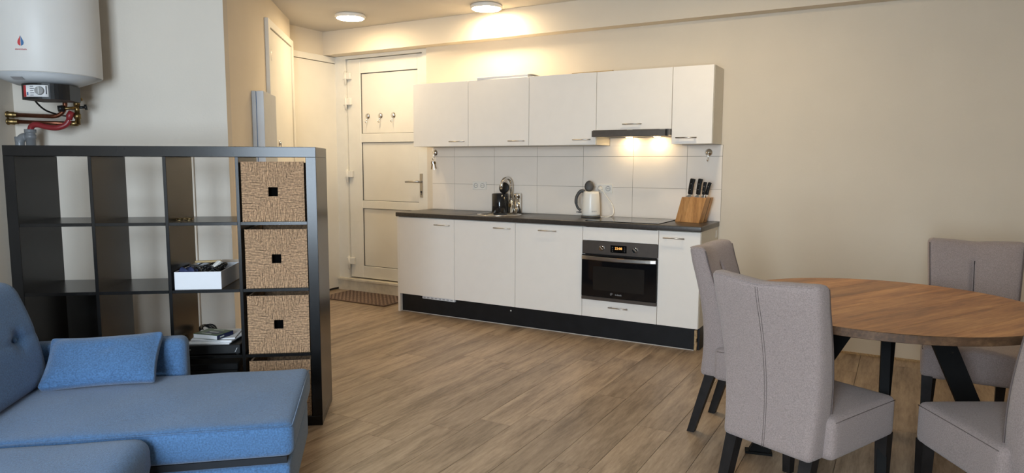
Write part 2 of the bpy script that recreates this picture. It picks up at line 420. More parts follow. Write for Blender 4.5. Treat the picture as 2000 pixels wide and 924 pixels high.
# ---- flush door on the hall wall
def flush_door():
    fr = struct(G().box(WB_X+.0005, WB_X+0.022, 0.062, 0.122, 0, 2.432, 0.002).box(WB_X+.0005, WB_X+0.022, -0.85, 0.062, 2.372, 2.432, 0.002)
                .box(WB_X+.0005, WB_X+0.022, -0.91, -0.85, 0, 2.432, 0.002).build('door_2', 'door_paint'))
    G().box(WB_X+.0005, WB_X+0.016, -0.846, 0.058, 0.022, 2.366, 0.002).build('door_leaf', 'door_paint', fr)
    G().box(WB_X+.0005, WB_X+0.004, -0.848, 0.0605, 0.0005, 2.3705).build('door_gap', 'gasket', fr)
    for z in (2.19, 1.336, 0.30):
        G().cyl((WB_X+.022, 0.060, z-.045), (WB_X+.022, 0.060, z+.045), 0.007, n=10).build('hinge', 'alu', fr)
flush_door()

# ---- corner wall door and trim
def corner_door():
    t = 0.012
    fr = struct(sbox(CA+.0005, CA+0.03, 2.19, 2.262, 0, 2.475, bev=0.002).box(CA+.0005, CA+0.03, 2.262, 3.262, 2.415, 2.475, 0.002, fn=shf)
                .box(CA+.0005, CA+0.03, 3.19, 3.262, 0, 2.415, 0.002, fn=shf).build('door_3', 'door_paint'))
    sbox(CA+.0005, CA+0.018, 2.268, 3.186, 0.01, 2.408).build('door_leaf', 'door_paint', fr)
    sbox(CA+.0005, CA+0.005, 2.2625, 3.1895, 0.001, 2.4145).build('door_gap', 'gasket', fr)
    for z in (2.2, 1.3, 0.35): G().cyl(sw(CA+.024, 2.268, z-.045), sw(CA+.024, 2.268, z+.045), 0.007, n=10).build('hinge', 'alu', fr)
corner_door()

# ================================================================== KITCHEN
BX = [-2.712, -2.1094, -1.5068, -0.9067, -0.3055, 0.0]
DF = -0.53
def handle(x0, x1, y, z, parent, r=0.0045):
    g = G().cyl((x0, y-0.028, z), (x1, y-0.028, z), r, n=10)
    for x in (x0+.016, x1-.016): g.cyl((x, y, z), (x, y-0.028, z), 0.004, n=8)
    g.build('handle', 'alu', parent)
def door(x0, x1, y, z0, z1, parent, hx=None, hz=None, name='door'):
    d = G().box(x0+.002, x1-.002, y, y+0.018, z0, z1, 0.0012).build(name, 'cabinet', parent)
    if hx: handle(hx[0], hx[1], y, hz, d)
    return d
ZB, ZT = 0.167, 0.8635
def base(i, label, g=None):
    x0, x1 = BX[i], BX[i+1]
    c = thing('base_cabinet', label, 'cabinet', group='kitchen base cabinets')
    G().box(x0+.0007, x1-.0007, DF+.023, -0.010, ZB, 0.868).build('body', 'carcass_shaded' if i == 4 else 'cabinet', c)
    return c
c = base(0, 'leftmost white base cabinet, its end panel reaching the floor by the doormat')
door(BX[0], BX[1], DF, ZB, ZT, c, (-2.305, -2.143), 0.813)
G().box(BX[0]-0.024, BX[0]-.0005, DF+.004, -0.010, 0.0, 0.868).build('side_panel', 'cabinet', c)
g = G().box(-2.46, BX[1]-.004, DF+.006, DF+0.028, 0.144, 0.1665)
g.build('vent_strip', 'paper', c)
for k in range(8): G().box(-2.45+k*.042, -2.425+k*.042, DF+.0045, DF+.007, 0.150, 0.160).build('vent_slot', 'grey_print', c)
c = base(1, 'white base cabinet under the round sink, second from the back door'); SINK_BODY = c.children[0]; door(BX[1], BX[2], DF, ZB, ZT, c, (-1.701, -1.54), 0.817)
c = base(2, 'wide white base cabinet just left of the built-in oven'); door(BX[2], BX[3], DF, ZB, ZT, c, (-1.283, -1.124), 0.818)
c = thing('oven_cabinet', 'white oven housing cabinet with a drawer below the oven', 'cabinet', group='kitchen base cabinets')
x0, x1 = BX[3], BX[4]
G().box(x0+.0007, x0+.017, DF+.023, -0.010, ZB, 0.868).box(x1-.017, x1-.0007, DF+.023, -0.010, ZB, 0.868)\
    .box(x0+.017, x1-.017, DF+.023, -0.010, ZB, 0.305).box(x0+.017, x1-.017, -0.028, -0.010, 0.305, 0.868).build('body', 'cabinet', c)
door(x0, x1, DF, 0.7625, ZT, c, name='filler_panel')
door(x0, x1, DF, ZB, 0.3015, c, (-0.678, -0.524), 0.258, name='drawer')
c = base(4, 'narrow white base cabinet at the right end, beside the dining chairs'); door(BX[4], BX[5], DF, ZB, ZT, c, (-0.266, -0.11), 0.816)
G().box(0.0, 0.0025, -0.09, -0.04, 0.79, 0.845).build('wall_bracket', 'white_plastic', c)

pl = thing('plinth', 'black plinth board along the foot of the kitchen run', 'plinth')
G().box(BX[0]+.001, -0.034, -0.494, -0.476, 0.005, 0.1662).build('front_board', 'plinth', pl)
G().box(BX[0]+.001, -0.036, -0.4965, -0.4765, 0.0005, 0.0055).build('seal_strip', 'plinth_seal', pl)
G().box(-0.016, -0.001, -0.468, -0.014, 0.0005, 0.1662).build('end_board', 'plinth', pl)
g = G(); zs = [0.001, 0.03, 0.06, 0.09, 0.12, 0.15]
for k in range(5): g.box(-0.0345, -0.018+0.003*math.sin(k*2.3), -0.492, -0.470, zs[k], zs[k+1])
g.build('broken_edge', 'chipboard', pl)
tag(G().lathe([(0, 0), (0.007, 0), (0.006, 0.003), (0, 0.004)], n=12, fn=lambda p: Vector((-1.565+p.x, -0.494-p.z, 0.125+p.y))).build('screw_cap', 'white_plastic'), 'small white screw cap on the black plinth board', 'cap')

# oven
ov = thing('oven', 'built-in black glass oven with dark steel control strip', 'oven')
ox0, ox1 = BX[3]+.002, BX[4]-.002
G().box(ox0+.02, ox1-.02, DF+.002, -0.04, 0.306, 0.757).build('oven_body', 'black_plastic', ov)
cp = G().box(ox0, ox1, DF-.012, DF+.002, 0.660, 0.7605, 0.002).build('control_panel', 'dark_steel', ov)
dr = G().box(ox0, ox1, DF-.020, DF+.002, 0.332, 0.654, 0.003).build('oven_door', 'black_glass', ov)
G().box(-0.808, -0.40, DF-.0215, DF-.019, 0.385, 0.568, 0.0008).build('viewing_window', 'oven_cavity', dr)
G().box(ox0, ox1, DF-.018, DF+.002, 0.304, 0.331, 0.002).build('bottom_trim', 'dark_steel', ov)
pts = []
for k in range(17):
    t = k/16; pts.append((ox0+.006+(ox1-ox0-.012)*t, -0.024-0.022*math.sin(PI*t)**0.6, 0.632-0.004*math.sin(PI*t)))
V = []; F = []
for (x, y, z) in pts:
    yy = DF+y
    V += [(x, yy, z-.016), (x, yy-.008, z-.010), (x, yy-.008, z+.012), (x, yy, z+.016), (x, yy+.006, z)]
for k in range(16):
    for q in range(5): F.append((k*5+q, k*5+(q+1) % 5, (k+1)*5+(q+1) % 5, (k+1)*5+q))
F += [[0, 1, 2, 3, 4], [80, 81, 82, 83, 84]]
g = G(); g.add(V, F, False); g.build('handle', 'steel', dr)
for kx in (-0.741, -0.476):
    k = G().cyl((kx, DF-.012, 0.710), (kx, DF-.030, 0.710), 0.021, 0.018, n=24).build('knob', 'chrome', ov)
    G().box(kx-.004, kx+.004, DF-.040, DF-.029, 0.691, 0.729, 0.002, fn=lambda p, kx=kx: Matrix.Translation((kx, 0, 0.71)) @ Matrix.Rotation(-0.8, 4, 'Y') @ Matrix.Translation((-kx, 0, -0.71)) @ p).build('grip', 'dark_steel', k)
dp = G().box(-0.672, -0.544, DF-.0135, DF-.011, 0.681, 0.7365, 0.001).build('display', 'display_black', ov)
text_part('22:08', 0.026, 'display_digits', dp, at(-0.608, DF-.0142, 0.713))
for k in range(3):
    for xx in (-0.656, -0.560): G().box(xx-.004, xx+.004, DF-.0142, DF-.0134, 0.692+k*.014, 0.694+k*.014).build('button_mark', 'grey_print', dp)
text_part('indesit', 0.020, 'grey_print', dr, at(-0.600, DF-.0207, 0.361))
G().tube([(-0.655+.009*math.cos(2*PI*k/16), DF-.0207, 0.362+.009*math.sin(2*PI*k/16)) for k in range(13)], 0.0012, 5).cyl((-0.655, DF-.0203, 0.362), (-0.655, DF-.0212, 0.362), 0.003, n=10).build('badge', 'grey_print', dr)

# worktop with round opening approximated by a seated sink
wt = tag(G().soft(-2.740, 0.006, -0.545, -0.0085, 0.869, 0.907, 0.006, n=(8, 6, 6)).build('worktop', 'worktop'), 'long dark brown worktop over the base cabinets', 'worktop')
sk = thing('sink', 'round stainless steel sink let into the worktop', 'sink', (-1.808, -0.28, 0.907))
G().lathe([(0.193, 0.0002), (0.193, 0.003), (0.184, 0.005), (0.167, 0.0045), (0.164, 0.001), (0.160, 0.0006)], n=48, cap=False).build('rim', 'steel', sk)
G().lathe([(0.1645, 0.0005), (0.160, -0.004), (0.156, -0.11), (0.135, -0.140), (0.06, -0.148), (0.0, -0.150)], n=48, cap=False).build('bowl', 'steel', sk)
def cut_hole(target, x, y, r, z0, z1):
    cut = G().cyl((x, y, z0), (x, y, z1), r, n=48).build('cutter', 'steel')
    md = target.modifiers.new('hole', 'BOOLEAN'); md.object = cut; md.operation = 'DIFFERENCE'; md.solver = 'EXACT'
    dg = bpy.context.evaluated_depsgraph_get(); me = bpy.data.meshes.new_from_object(target.evaluated_get(dg))
    target.modifiers.clear(); target.data = me; bpy.data.objects.remove(cut)
cut_hole(wt, -1.808, -0.28, 0.1665, 0.70, 0.95)
cut_hole(SINK_BODY, -1.808, -0.28, 0.1700, 0.74, 0.95)
G().lathe([(0.035, -0.1475), (0.032, -0.145), (0.0, -0.145)], n=24).build('drain_cover', 'chrome', sk)
# induction hob
hb = thing('hob', 'black glass induction hob set flush into the worktop', 'hob', (-0.607, -0.27, 0.907))
G().box(-0.289, 0.289, -0.232, 0.232, 0.0002, 0.0045, 0.001).build('glass_top', 'black_glass', hb)
for x, y, r in ((-.15, .10, .085), (.15, .10, .07), (-.15, -.10, .07), (.15, -.10, .10)):
    G().tube([(x+r*math.cos(2*PI*k/40), y+r*math.sin(2*PI*k/40), 0.0045) for k in range(40)], 0.0007, 4, closed=True).build('zone_ring', 'grey_print', hb)
G().box(-0.29, 0.29, -0.2335, -0.2325, 0.0002, 0.0052).box(-0.291, -0.29, -0.2335, 0.2335, 0.0002, 0.0052).box(0.29, 0.2915, -0.2335, 0.2335, 0.0002, 0.0052).box(-0.29, 0.29, 0.2325, 0.2335, 0.0002, 0.0052).build('edge_trim', 'table_metal', hb)
# faucet
fc = thing('faucet', 'chrome swan neck kitchen faucet behind the sink', 'faucet', (-1.800, -0.085, 0.907))
G().lathe([(0.0, 0.0), (0.024, 0.0), (0.024, 0.004), (0.021, 0.008), (0.021, 0.11), (0.013, 0.12), (0, 0.12)], n=24).build('base', 'chrome', fc)
neck = [(0, 0, 0.115), (0, 0, 0.25)]+[(-0.012*(1-math.cos(a))*1.5, -0.055*(1-math.cos(a)), 0.25+0.062*math.sin(a)) for a in [PI*k/14 for k in range(1, 15)]]+[(-0.038, -0.112, 0.215)]
G().tube(neck, 0.0115, 14).build('spout', 'chrome', fc)
G().box(-0.012, 0.012, -0.026, -0.020, 0.055, 0.085, 0.001).build('label_plate', 'brass', fc)
G().cyl((0.018, 0, 0.075), (0.05, -0.005, 0.085), 0.006, n=10).build('lever', 'chrome', fc)
sd = thing('soap_dispenser', 'cylindrical chrome soap dispenser right of the faucet', 'dispenser', (-1.742, -0.075, 0.907))
G().lathe([(0, 0), (0.034, 0), (0.034, 0.135), (0.0, 0.135)], n=28).build('body', 'chrome', sd)
G().lathe([(0.0345, 0.136), (0.0345, 0.168), (0.030, 0.176), (0, 0.176)], n=28).build('lid', 'chrome', sd)
cn = thing('canister', 'black canister with its round lid tipped up behind the sink', 'canister', (-1.897, -0.115, 0.907))
G().lathe([(0, 0.0), (0.072, 0.0), (0.074, 0.004), (0.074, 0.168), (0.070, 0.172), (0.066, 0.165), (0.064, 0.02), (0, 0.02)], n=36).build('body', 'black_gloss', cn)
G().lathe([(0, -0.006), (0.046, -0.006), (0.050, -0.002), (0.050, 0.003), (0.044, 0.007), (0, 0.009)], n=36, fn=lambda p: Matrix.Translation((0.02, 0.035, 0.222)) @ Matrix.Rotation(PI/2-0.12, 4, 'X') @ Matrix.Rotation(0.0, 4, 'Y') @ p).build('lid', 'black_plastic', cn)
G().box(-0.006+.02, 0.006+.02, 0.038, 0.05, 0.16, 0.18).build('hinge', 'black_plastic', cn)

# kettle
kt = thing('kettle', 'white electric kettle with grey handle and its grey lid open', 'kettle', (-0.997, -0.17, 0.907), rz=0.35)
G().lathe([(0, 0.0), (0.078, 0.0), (0.080, 0.006), (0.078, 0.018), (0, 0.018)], n=36).build('base', 'grey_plastic', kt)
G().lathe([(0, 0.018), (0.072, 0.018), (0.075, 0.03), (0.073, 0.10), (0.066, 0.19), (0.062, 0.212), (0.056, 0.215), (0.056, 0.205), (0, 0.205)], n=40).build('jug', 'white_plastic', kt)
G().tube(bez([(-0.05, 0, 0.213), (-0.085, 0, 0.215), (-0.115, 0, 0.175), (-0.122, 0, 0.125), (-0.108, 0, 0.08), (-0.083, 0, 0.058)], 6), [0.014]*10+[0.013]*10+[0.010]*11, 10).build('handle', 'grey_plastic', kt)
G().lathe([(0, -0.006), (0.034, -0.006), (0.038, -0.002), (0.036, 0.004), (0.024, 0.010), (0, 0.012)], n=32, fn=lambda p: Matrix.Translation((-0.02, 0.05, 0.250)) @ Matrix.Rotation(PI/2-0.12, 4, 'X') @ Vector((p.x, p.y*(1.35 if p.y > 0 else 1.05), p.z))).build('lid', 'grey_plastic', kt)
G().cyl((-0.075, -0.02, 0.045), (-0.100, -0.025, 0.045), 0.006, n=10).box(-0.118, -0.098, -0.032, -0.018, 0.042, 0.049, 0.002).build('switch', 'grey_plastic', kt)
text_part('BOSCH', 0.013, 'grey_print', kt, Matrix.Rotation(0.42, 4, 'Z') @ at(0.0, -0.0755, 0.055))
cd = G().tube(bez([(-0.935, -0.13, 0.9125), (-0.88, -0.10, 0.912), (-0.845, -0.06, 0.935), (-0.862, -0.035, 1.0), (-0.915, -0.03, 1.07), (-0.952, -0.028, 1.118)], 8), 0.0042, 8)
kinv = (Matrix.Translation((-0.997, -0.17, 0.907)) @ Matrix.Rotation(0.35, 4, 'Z')).inverted()
cd.v = [kinv @ p for p in cd.v]
cdo = cd.build('power_cord', 'white_plastic', kt)
G().lathe([(0, 0), (0.019, 0), (0.019, 0.012), (0.010, 0.028), (0, 0.028)], n=20, fn=lambda p: kinv @ Vector((-0.977+p.x, -0.0205-p.z, 1.14+p.y))).tube([(-0.975, -0.043, 1.135), (-0.962, -0.036, 1.12), (-0.952, -0.028, 1.118)], 0.005, 8, fn=lambda p: kinv @ p).build('plug', 'white_plastic', cdo)

# sockets
def socket(xc, zc, label):
    s = thing('wall_socket', label, 'socket', (xc, -0.0083, zc), group='double wall sockets')
    G().box(-0.073, 0.073, -0.010, 0.0, -0.036, 0.036, 0.002).build('plate', 'white_plastic', s)
    for dx in (-0.036, 0.036):
        o = G().tube([(dx+0.020*math.cos(2*PI*k/24), -0.0102, 0.020*math.sin(2*PI*k/24)) for k in range(24)], 0.0022, 6, closed=True).build('outlet', 'grey_print' if xc > -1.5 or True else '', s)
        G().cyl((dx-.008, -0.0099, 0), (dx-.008, -0.0115, 0), 0.0032, n=8).cyl((dx+.008, -0.0099, 0), (dx+.008, -0.0115, 0), 0.0032, n=8).build('pin_hole', 'dark_print', o)
        for zq in (0.014, -0.019): G().box(dx-.004, dx+.004, -0.0115, -0.0099, zq, zq+.005).build('earth_clip', 'alu', o)
socket(-2.180, 1.142, 'empty double wall socket between the back door and the faucet')
socket(-0.946, 1.141, 'double wall socket with the white kettle plug in it')

# knife block
KR = -0.22
kb = thing('knife_block', 'slanted wooden knife block at the right end of the worktop', 'knife block', (-0.180, -0.17, 0.907), rz=KR)
def lean(p): return Vector((p.x+0.055*p.z/0.19*0.95, p.y, p.z))
for k, (a, b) in enumerate(((-0.10, -0.062), (-0.062, -0.028), (-0.028, 0.098))):
    G().box(a, b, -0.045, 0.028, 0.0005, 0.19, fn=lean).build('wood_strip', 'block_wood', kb)
G().box(-0.096, 0.0975, 0.0285, 0.036, 0.0005, 0.188, fn=lean).build('slot_gap', 'leg_black', kb)
G().box(-0.10, 0.098, 0.0365, 0.075, 0.0005, 0.19, fn=lean).build('back_board', 'block_wood', kb)
def knife(label, dx, dy, L, tilt, w):
    o = thing('knife', label, 'knife', kb.matrix_world @ Vector((0, 0, 0)) if False else (-0.180+math.cos(KR)*dx-math.sin(KR)*dy, -0.17+math.sin(KR)*dx+math.cos(KR)*dy, 0.907+0.19), rz=KR, group='knives in the wooden block')
    T = Matrix.Rotation(tilt, 4, 'Y')
    G().box(-0.014*w, 0.014*w, -0.0015, 0.0015, -0.10, 0.004, fn=lambda p: T @ p).build('blade', 'steel', o)
    G().prism([(-0.024*w, 0.001), (0.012*w, 0.001), (0.010*w, 0.024), (-0.004*w, 0.024), (-0.010*w, 0.012)], -0.006, 0.006, 'y', fn=lambda p: T @ p).build('bolster', 'chrome', o)
    h = G().soft(-0.013*w, 0.016*w, -0.010, 0.010, 0.022, L, 0.006, n=(6, 4, 10), fn=lambda p: T @ Vector((p.x-0.002*math.sin((p.z-0.02)/(L-0.02)*PI)+0.10*w*max(0, p.z-L*0.75)*(1 if p.x > 0 else 0.2), p.y, p.z))).build('handle', 'black_plastic', o)
    for q in (0.42, 0.72): G().cyl((T @ Vector((0.001, -0.0095, L*q))), (T @ Vector((0.001, -0.0113, L*q))), 0.0036, n=10).build('rivet', 'chrome', h)
knife('largest black-handled knife at the left of the wooden block', -0.004, -0.008, 0.142, 0.15, 1.25)
knife('black-handled knife in the middle of the wooden block', 0.062, -0.008, 0.142, 0.13, 1.1)
knife('short black-handled knife leaning left of its twin in the block', 0.112, -0.016, 0.118, 0.10, 0.8)
knife('rightmost short black-handled knife of the wooden block', 0.120, 0.012, 0.118, 0.24, 0.8)

# suction hooks
def hook(loc, label, rz=0.0, s=1.0, group='chrome suction hooks'):
    h = thing('suction_hook', label, 'hook', loc, rz, group)
    G().lathe([(0, 0), (0.030*s, 0), (0.029*s, 0.004), (0.018*s, 0.011), (0.012*s, 0.018), (0, 0.019)], n=24, fn=lambda p: Vector((p.x, -p.z, p.y))).build('cup', 'chrome', h)
    G().tube(bez([(0, -0.018*s, 0), (0, -0.020*s, -0.03*s), (0, -0.018*s, -0.055*s), (0, -0.028*s, -0.068*s), (0, -0.04*s, -0.06*s), (0, -0.042*s, -0.048*s)], 5), 0.005*s, 8).build('hook_arm', 'chrome', h)
    return h
hook((-0.093, -0.0083, 1.436), 'chrome suction hook on the tiles above the knife block')
hook((-2.684, -0.0083, 1.445), 'chrome suction hook holding keys beside the back door')
for x, lb in ((-3.587, 'left'), (-3.418, 'middle'), (-3.252, 'right')):
    hook((x, 0.0697, 1.822), '%s one of three chrome hooks on the top door panel' % lb, s=1.0)
hook((sw(CA+.019, 2.53, 1.51).x, sw(CA+.019, 2.53, 1.51).y, 1.51), 'small chrome hook on the corner wall door above the shelf', rz=PSI+PI/2, s=0.8)
ky = thing('key_bunch', 'bunch of metal keys hanging beside the back door', 'keys', (-2.684, -0.043, 1.384))
G().tube([(0.0, 0.013*math.cos(2*PI*k/16), -0.012+0.013*math.sin(2*PI*k/16)) for k in range(16)], 0.0015, 5, closed=True).build('ring', 'steel', ky)
for k, (dx, an, L) in enumerate(((-0.008, 0.15, 0.075), (0.004, -0.1, 0.08), (0.012, -0.3, 0.07), (-0.002, 0.32, 0.065))):
    T = Matrix.Translation((dx, -0.004+k*.003, -0.022)) @ Matrix.Rotation(an, 4, 'Y') @ Matrix.Rotation(0.5*k, 4, 'Z')
    G().prism([(-.010, 0), (.010, 0), (.012, -.018), (.004, -.028), (.004, -L), (-.003, -L), (-.003, -.028), (-.011, -.018)], -.0012, .0012, 'y', fn=lambda p, T=T: T @ p).build('key', 'alu' if k % 2 else 'brass', ky)

# upper cabinets
UX = [-2.712, -2.1105, -1.5080, -0.9063, -0.3010, 0.0006]
UF, UZ0, UZ1 = -0.305, 1.4955, 2.0584
ul = ['leftmost white wall cabinet, its left side overlapping the back door', 'white wall cabinet above the faucet with a flat box on top', 'white wall cabinet left of the extractor hood with sticks on top',
      'shorter white wall cabinet directly above the extractor hood', 'narrow white wall cabinet at the right end of the row']
uh = [((-2.297, -2.136), 1.537), ((-1.694, -1.536), 1.535), ((-1.097, -0.942), 1.537), ((-0.678, -0.525), 1.650), ((-0.261, -0.106), 1.540)]
for i in range(5):
    c = thing('wall_cabinet', ul[i], 'cabinet', group='kitchen wall cabinets')
    z0 = 1.607 if i == 3 else UZ0
    G().box(UX[i]+.0006, UX[i+1]-.0006, UF+.023, -0.0095, z0+.001, UZ1).build('body', 'carcass_shaded', c)
    door(UX[i], UX[i+1], UF, z0, UZ1, c, *uh[i])
# extractor hood
hd = thing('extractor_hood', 'slim dark steel extractor hood with two lights on', 'hood')
G().box(-0.904, -0.303, -0.370, -0.0095, 1.562, 1.6055).build('body', 'dark_steel', hd)
G().box(-0.902, -0.318, -0.402, -0.3705, 1.553, 1.6, 0.002).build('front_bar', 'dark_steel', hd)
G().box(-0.3175, -0.303, -0.400, -0.3705, 1.553, 1.6).build('end_cap', 'black_plastic', hd)
for x in (-0.600, -0.345): G().box(x-.02, x+.02, -0.385, -0.372, 1.6, 1.6035).build('button', 'steel', hd)
for x in (-0.715, -0.485):
    l = G().lathe([(0.030, 1.5615), (0.034, 1.5595), (0.026, 1.5605)], c=(x, -0.075, 0), n=24).build('light_ring', 'steel', hd)
    G().lathe([(0.0, 1.5585), (0.026, 1.5585), (0.026, 1.5615), (0, 1.5615)], c=(x, -0.075, 0), n=24).build('bulb', 'hood_bulb', l)
# things on top of the cabinets
fb = thing('flat_box', 'flat white carton lying on the wall cabinets', 'box', (-1.77, -0.19, 2.0587), rz=0.03)
G().box(-0.25, 0.24, -0.11, 0.12, 0.0, 0.022, 0.002).build('carton', 'paper', fb)
G().box(0.10, 0.27, -0.10, 0.10, 0.0225, 0.026).build('lid_flap', 'paper', fb)
for k, (x, y, L, an, z) in enumerate(((-1.05, -0.20, 0.30, 0.10, 0.004), (-0.98, -0.22, 0.36, -0.06, 0.012), (-1.03, -0.16, 0.26, 0.22, 0.012))):
    o = tag(G().box(-L/2, L/2, -0.012, 0.012, -0.004, 0.004, 0.001).build('flat_stick', 'brown_paper'), ['short thin wooden stick at the bottom of the little pile on the wall cabinets', 'longest thin wooden stick on the wall cabinets, nearest the front edge', 'thin wooden stick lying slanted at the back of the wall cabinets'][k], 'stick', 'sticks on the wall cabinets')
    o.location = (x, y, 2.0588+z); o.rotation_euler = (0, 0, an)

# ceiling lamps
def ceiling_lamp(x, y, label):
    l = thing('ceiling_lamp', label, 'lamp', (x, y, ZC), group='round ceiling lamps')
    G().lathe([(0.0, -0.0005), (0.128, -0.0005), (0.135, -0.006), (0.135, -0.026), (0.128, -0.032), (0.118, -0.032), (0.118, -0.03), (0, -0.03)], n=48).build('housing', 'white_plastic', l)
    G().lathe([(0.117, -0.0305), (0.114, -0.036), (0.08, -0.0385), (0.0, -0.040)], n=48).build('diffuser', 'lamp_diffuser', l)
ceiling_lamp(-3.183, -0.594, 'lit round ceiling lamp in front of the back door')
ceiling_lamp(-1.909, -0.325, 'lit round ceiling lamp above the wall cabinets')
ceiling_lamp(0.10, -1.25, 'added round ceiling lamp, out of view between the kitchen and the dining table')  # lamp added out of view to warm the right wall and kitchen

# doormat
mt = thing('doormat', 'brown woven doormat in front of the back door', 'mat', (0, 0, 0))
MX0, MX1, MY0, MY1 = -3.80, -2.955, -0.465, -0.012
def skew(p): return Vector((p.x, p.y, p.z))
G().box(MX0, MX1, MY0, MY1, 0.0005, 0.009, 0.003).build('backing', 'mat_fibre', mt)
g = G(); ny = 16; nx = 34
for j in range(ny):
    for i in range(nx):
        if (i+j) % 2: continue
        x = MX0+.012+(MX1-MX0-.024)*i/nx; y = MY0+.012+(MY1-MY0-.024)*j/ny
        g.box(x, x+(MX1-MX0-.024)/nx*0.9, y+.006, y+(MY1-MY0-.024)/ny*0.75, 0.009, 0.0115)
o = g.build('weave', 'mat_fibre_light', mt); o['kind'] = 'stuff'

# grey cabinet on the corner wall
gc = thing('meter_cabinet', 'tall grey metal box mounted on the corner wall behind the shelf', 'cabinet', sw(CA, 1.68, 0.85), PSI)
G().box(0.001, 0.030, 0, 0.42, 0, 1.01, 0.002).build('back_box', 'grey_metal_paint', gc)
G().box(0.0305, 0.034, 0.004, 0.416, 0.004, 1.006).build('seal', 'blue_print', gc)
G().box(0.0345, 0.085, 0, 0.42, 0, 1.01, 0.002).build('front_cover', 'grey_metal_paint', gc)

# ================================================================== WATER HEATER
wh = thing('water_heater', 'white round wall-hung water heater in the upper left corner', 'water heater', sw(-1.567, 0.735, 0), PSI)
RH = 0.272
G().lathe([(RH-0.003, 1.822), (RH, 1.828), (RH, 2.63), (RH-0.02, 2.655), (0, 2.66)], n=64).build('tank', 'enamel', wh)
G().lathe([(0, 1.770), (0.12, 1.770), (0.15, 1.774), (RH-0.004, 1.8215)], n=64).build('bottom_cap', 'enamel_shaded', wh)
for zb in (2.05, 2.45): G().box(-0.15, 0.15, RH-0.03, 0.2945, zb, zb+0.07).build('wall_bracket', 'enamel_shaded', wh)
def drop(side, bx):
    # half of a drop, wrapped on the tank front
    pts = [(0, 0.030), (0.006, 0.018), (0.013, 0.004), (0.015, -0.006), (0.012, -0.016), (0.006, -0.021), (0, -0.022)]
    poly = [(0.0012 if x == 0 else x, z) for x, z in pts]
    V = []; F = []
    for (x, z) in poly:
        for rr in (RH+.0002, RH+.0008):
            th = -PI/2+LOGO+(x*side)/RH
            V.append((rr*math.cos(th), rr*math.sin(th), bx+z))
    n = len(poly)
    F = [[2*i for i in range(n)], [2*i+1 for i in range(n)]]+[(2*i, 2*i+1, 2*((i+1) % n)+1, 2*((i+1) % n)) for i in range(n)]
    return V, F
LOGO = 0.055
for sd_, mm in ((-1, 'red_print'), (1, 'blue_print')):
    v, f = drop(sd_, 1.974); G().add(v, f).build('emblem', mm, wh)
text_part('inventum', 0.0145, 'red_print', wh, Matrix.Rotation(LOGO, 4, 'Z') @ at(0, -RH-.001, 1.934))
G().box(-0.075, -0.02, -0.22, -0.19, 1.7905, 1.7922, fn=lambda p: Vector((p.x, p.y, p.z+0.009-0.43*(p.y+0.205)*-1-0.0)) if False else Vector((p.x, p.y, p.z-0.39*(p.y+0.205)+0.002))).build('type_label', 'grey_print', wh)
# control box: curved front, hanging below the bottom
arcp = [(0.140*math.sin(t), -0.06-0.155*math.cos(t)) for t in [(-1.05+2.1*k/16) for k in range(17)]]
poly = [(0.055-0.10, 0.03)]+[(x+0.055, y) for x, y in arcp]+[(0.055+0.10, 0.03)]
cbx = G().prism(poly, 1.684, 1.768, 'z').build('control_box', 'black_plastic', wh)
def on_arc(t, z, out=0.0): return Vector((0.055+(0.140+out)*math.sin(t), -0.06-(0.155+out)*math.cos(t), z-0.033))
def arc_patch(t0, t1, z0, z1, out, m, name, parent, n=8):
    V = []; F = []
    for k in range(n+1):
        t = t0+(t1-t0)*k/n
        V += [on_arc(t, z0, 0.0004), on_arc(t, z0, out), on_arc(t, z1, out), on_arc(t, z1, 0.0004)]
    for k in range(n):
        for q in range(4): F.append((4*k+q, 4*k+(q+1) % 4, 4*k+4+(q+1) % 4, 4*k+4+q))
    F += [[0, 1, 2, 3], [4*n, 4*n+1, 4*n+2, 4*n+3]]
    return G().add(V, F, True).build(name, m, parent)
lab = arc_patch(-0.66, 0.34, 1.728, 1.790, 0.002, 'paper', 'label_plate', cbx)
arc_patch(-0.66, -0.50, 1.7285, 1.7895, 0.0028, 'red_print', 'label_red', cbx)
for k in range(5): arc_patch(-0.30, -0.16+0.03*(k % 2), 1.7355+k*.0115, 1.7385+k*.0115, 0.0027, 'dark_print', 'label_line', cbx, 3)
arc_patch(0.26, 0.295, 1.742, 1.785, 0.0028, 'dark_print', 'scale_mark', cbx, 2)
arc_patch(-0.45, -0.39, 1.737, 1.752, 0.0028, 'blue_print', 'label_emblem', cbx, 2)
kc = on_arc(0.06, 1.760, 0.002); kd = Vector((math.sin(0.06), -math.cos(0.06), 0))
kn = G().cyl(kc, kc+kd*0.012, 0.023, 0.021, n=28).build('dial', 'mid_grey_plastic', cbx)
G().cyl(kc+kd*0.012+Vector((0, 0, -.019)), kc+kd*0.012+Vector((0, 0, .019)), 0.004, n=8).build('dial_grip', 'grey_metal_paint', kn)
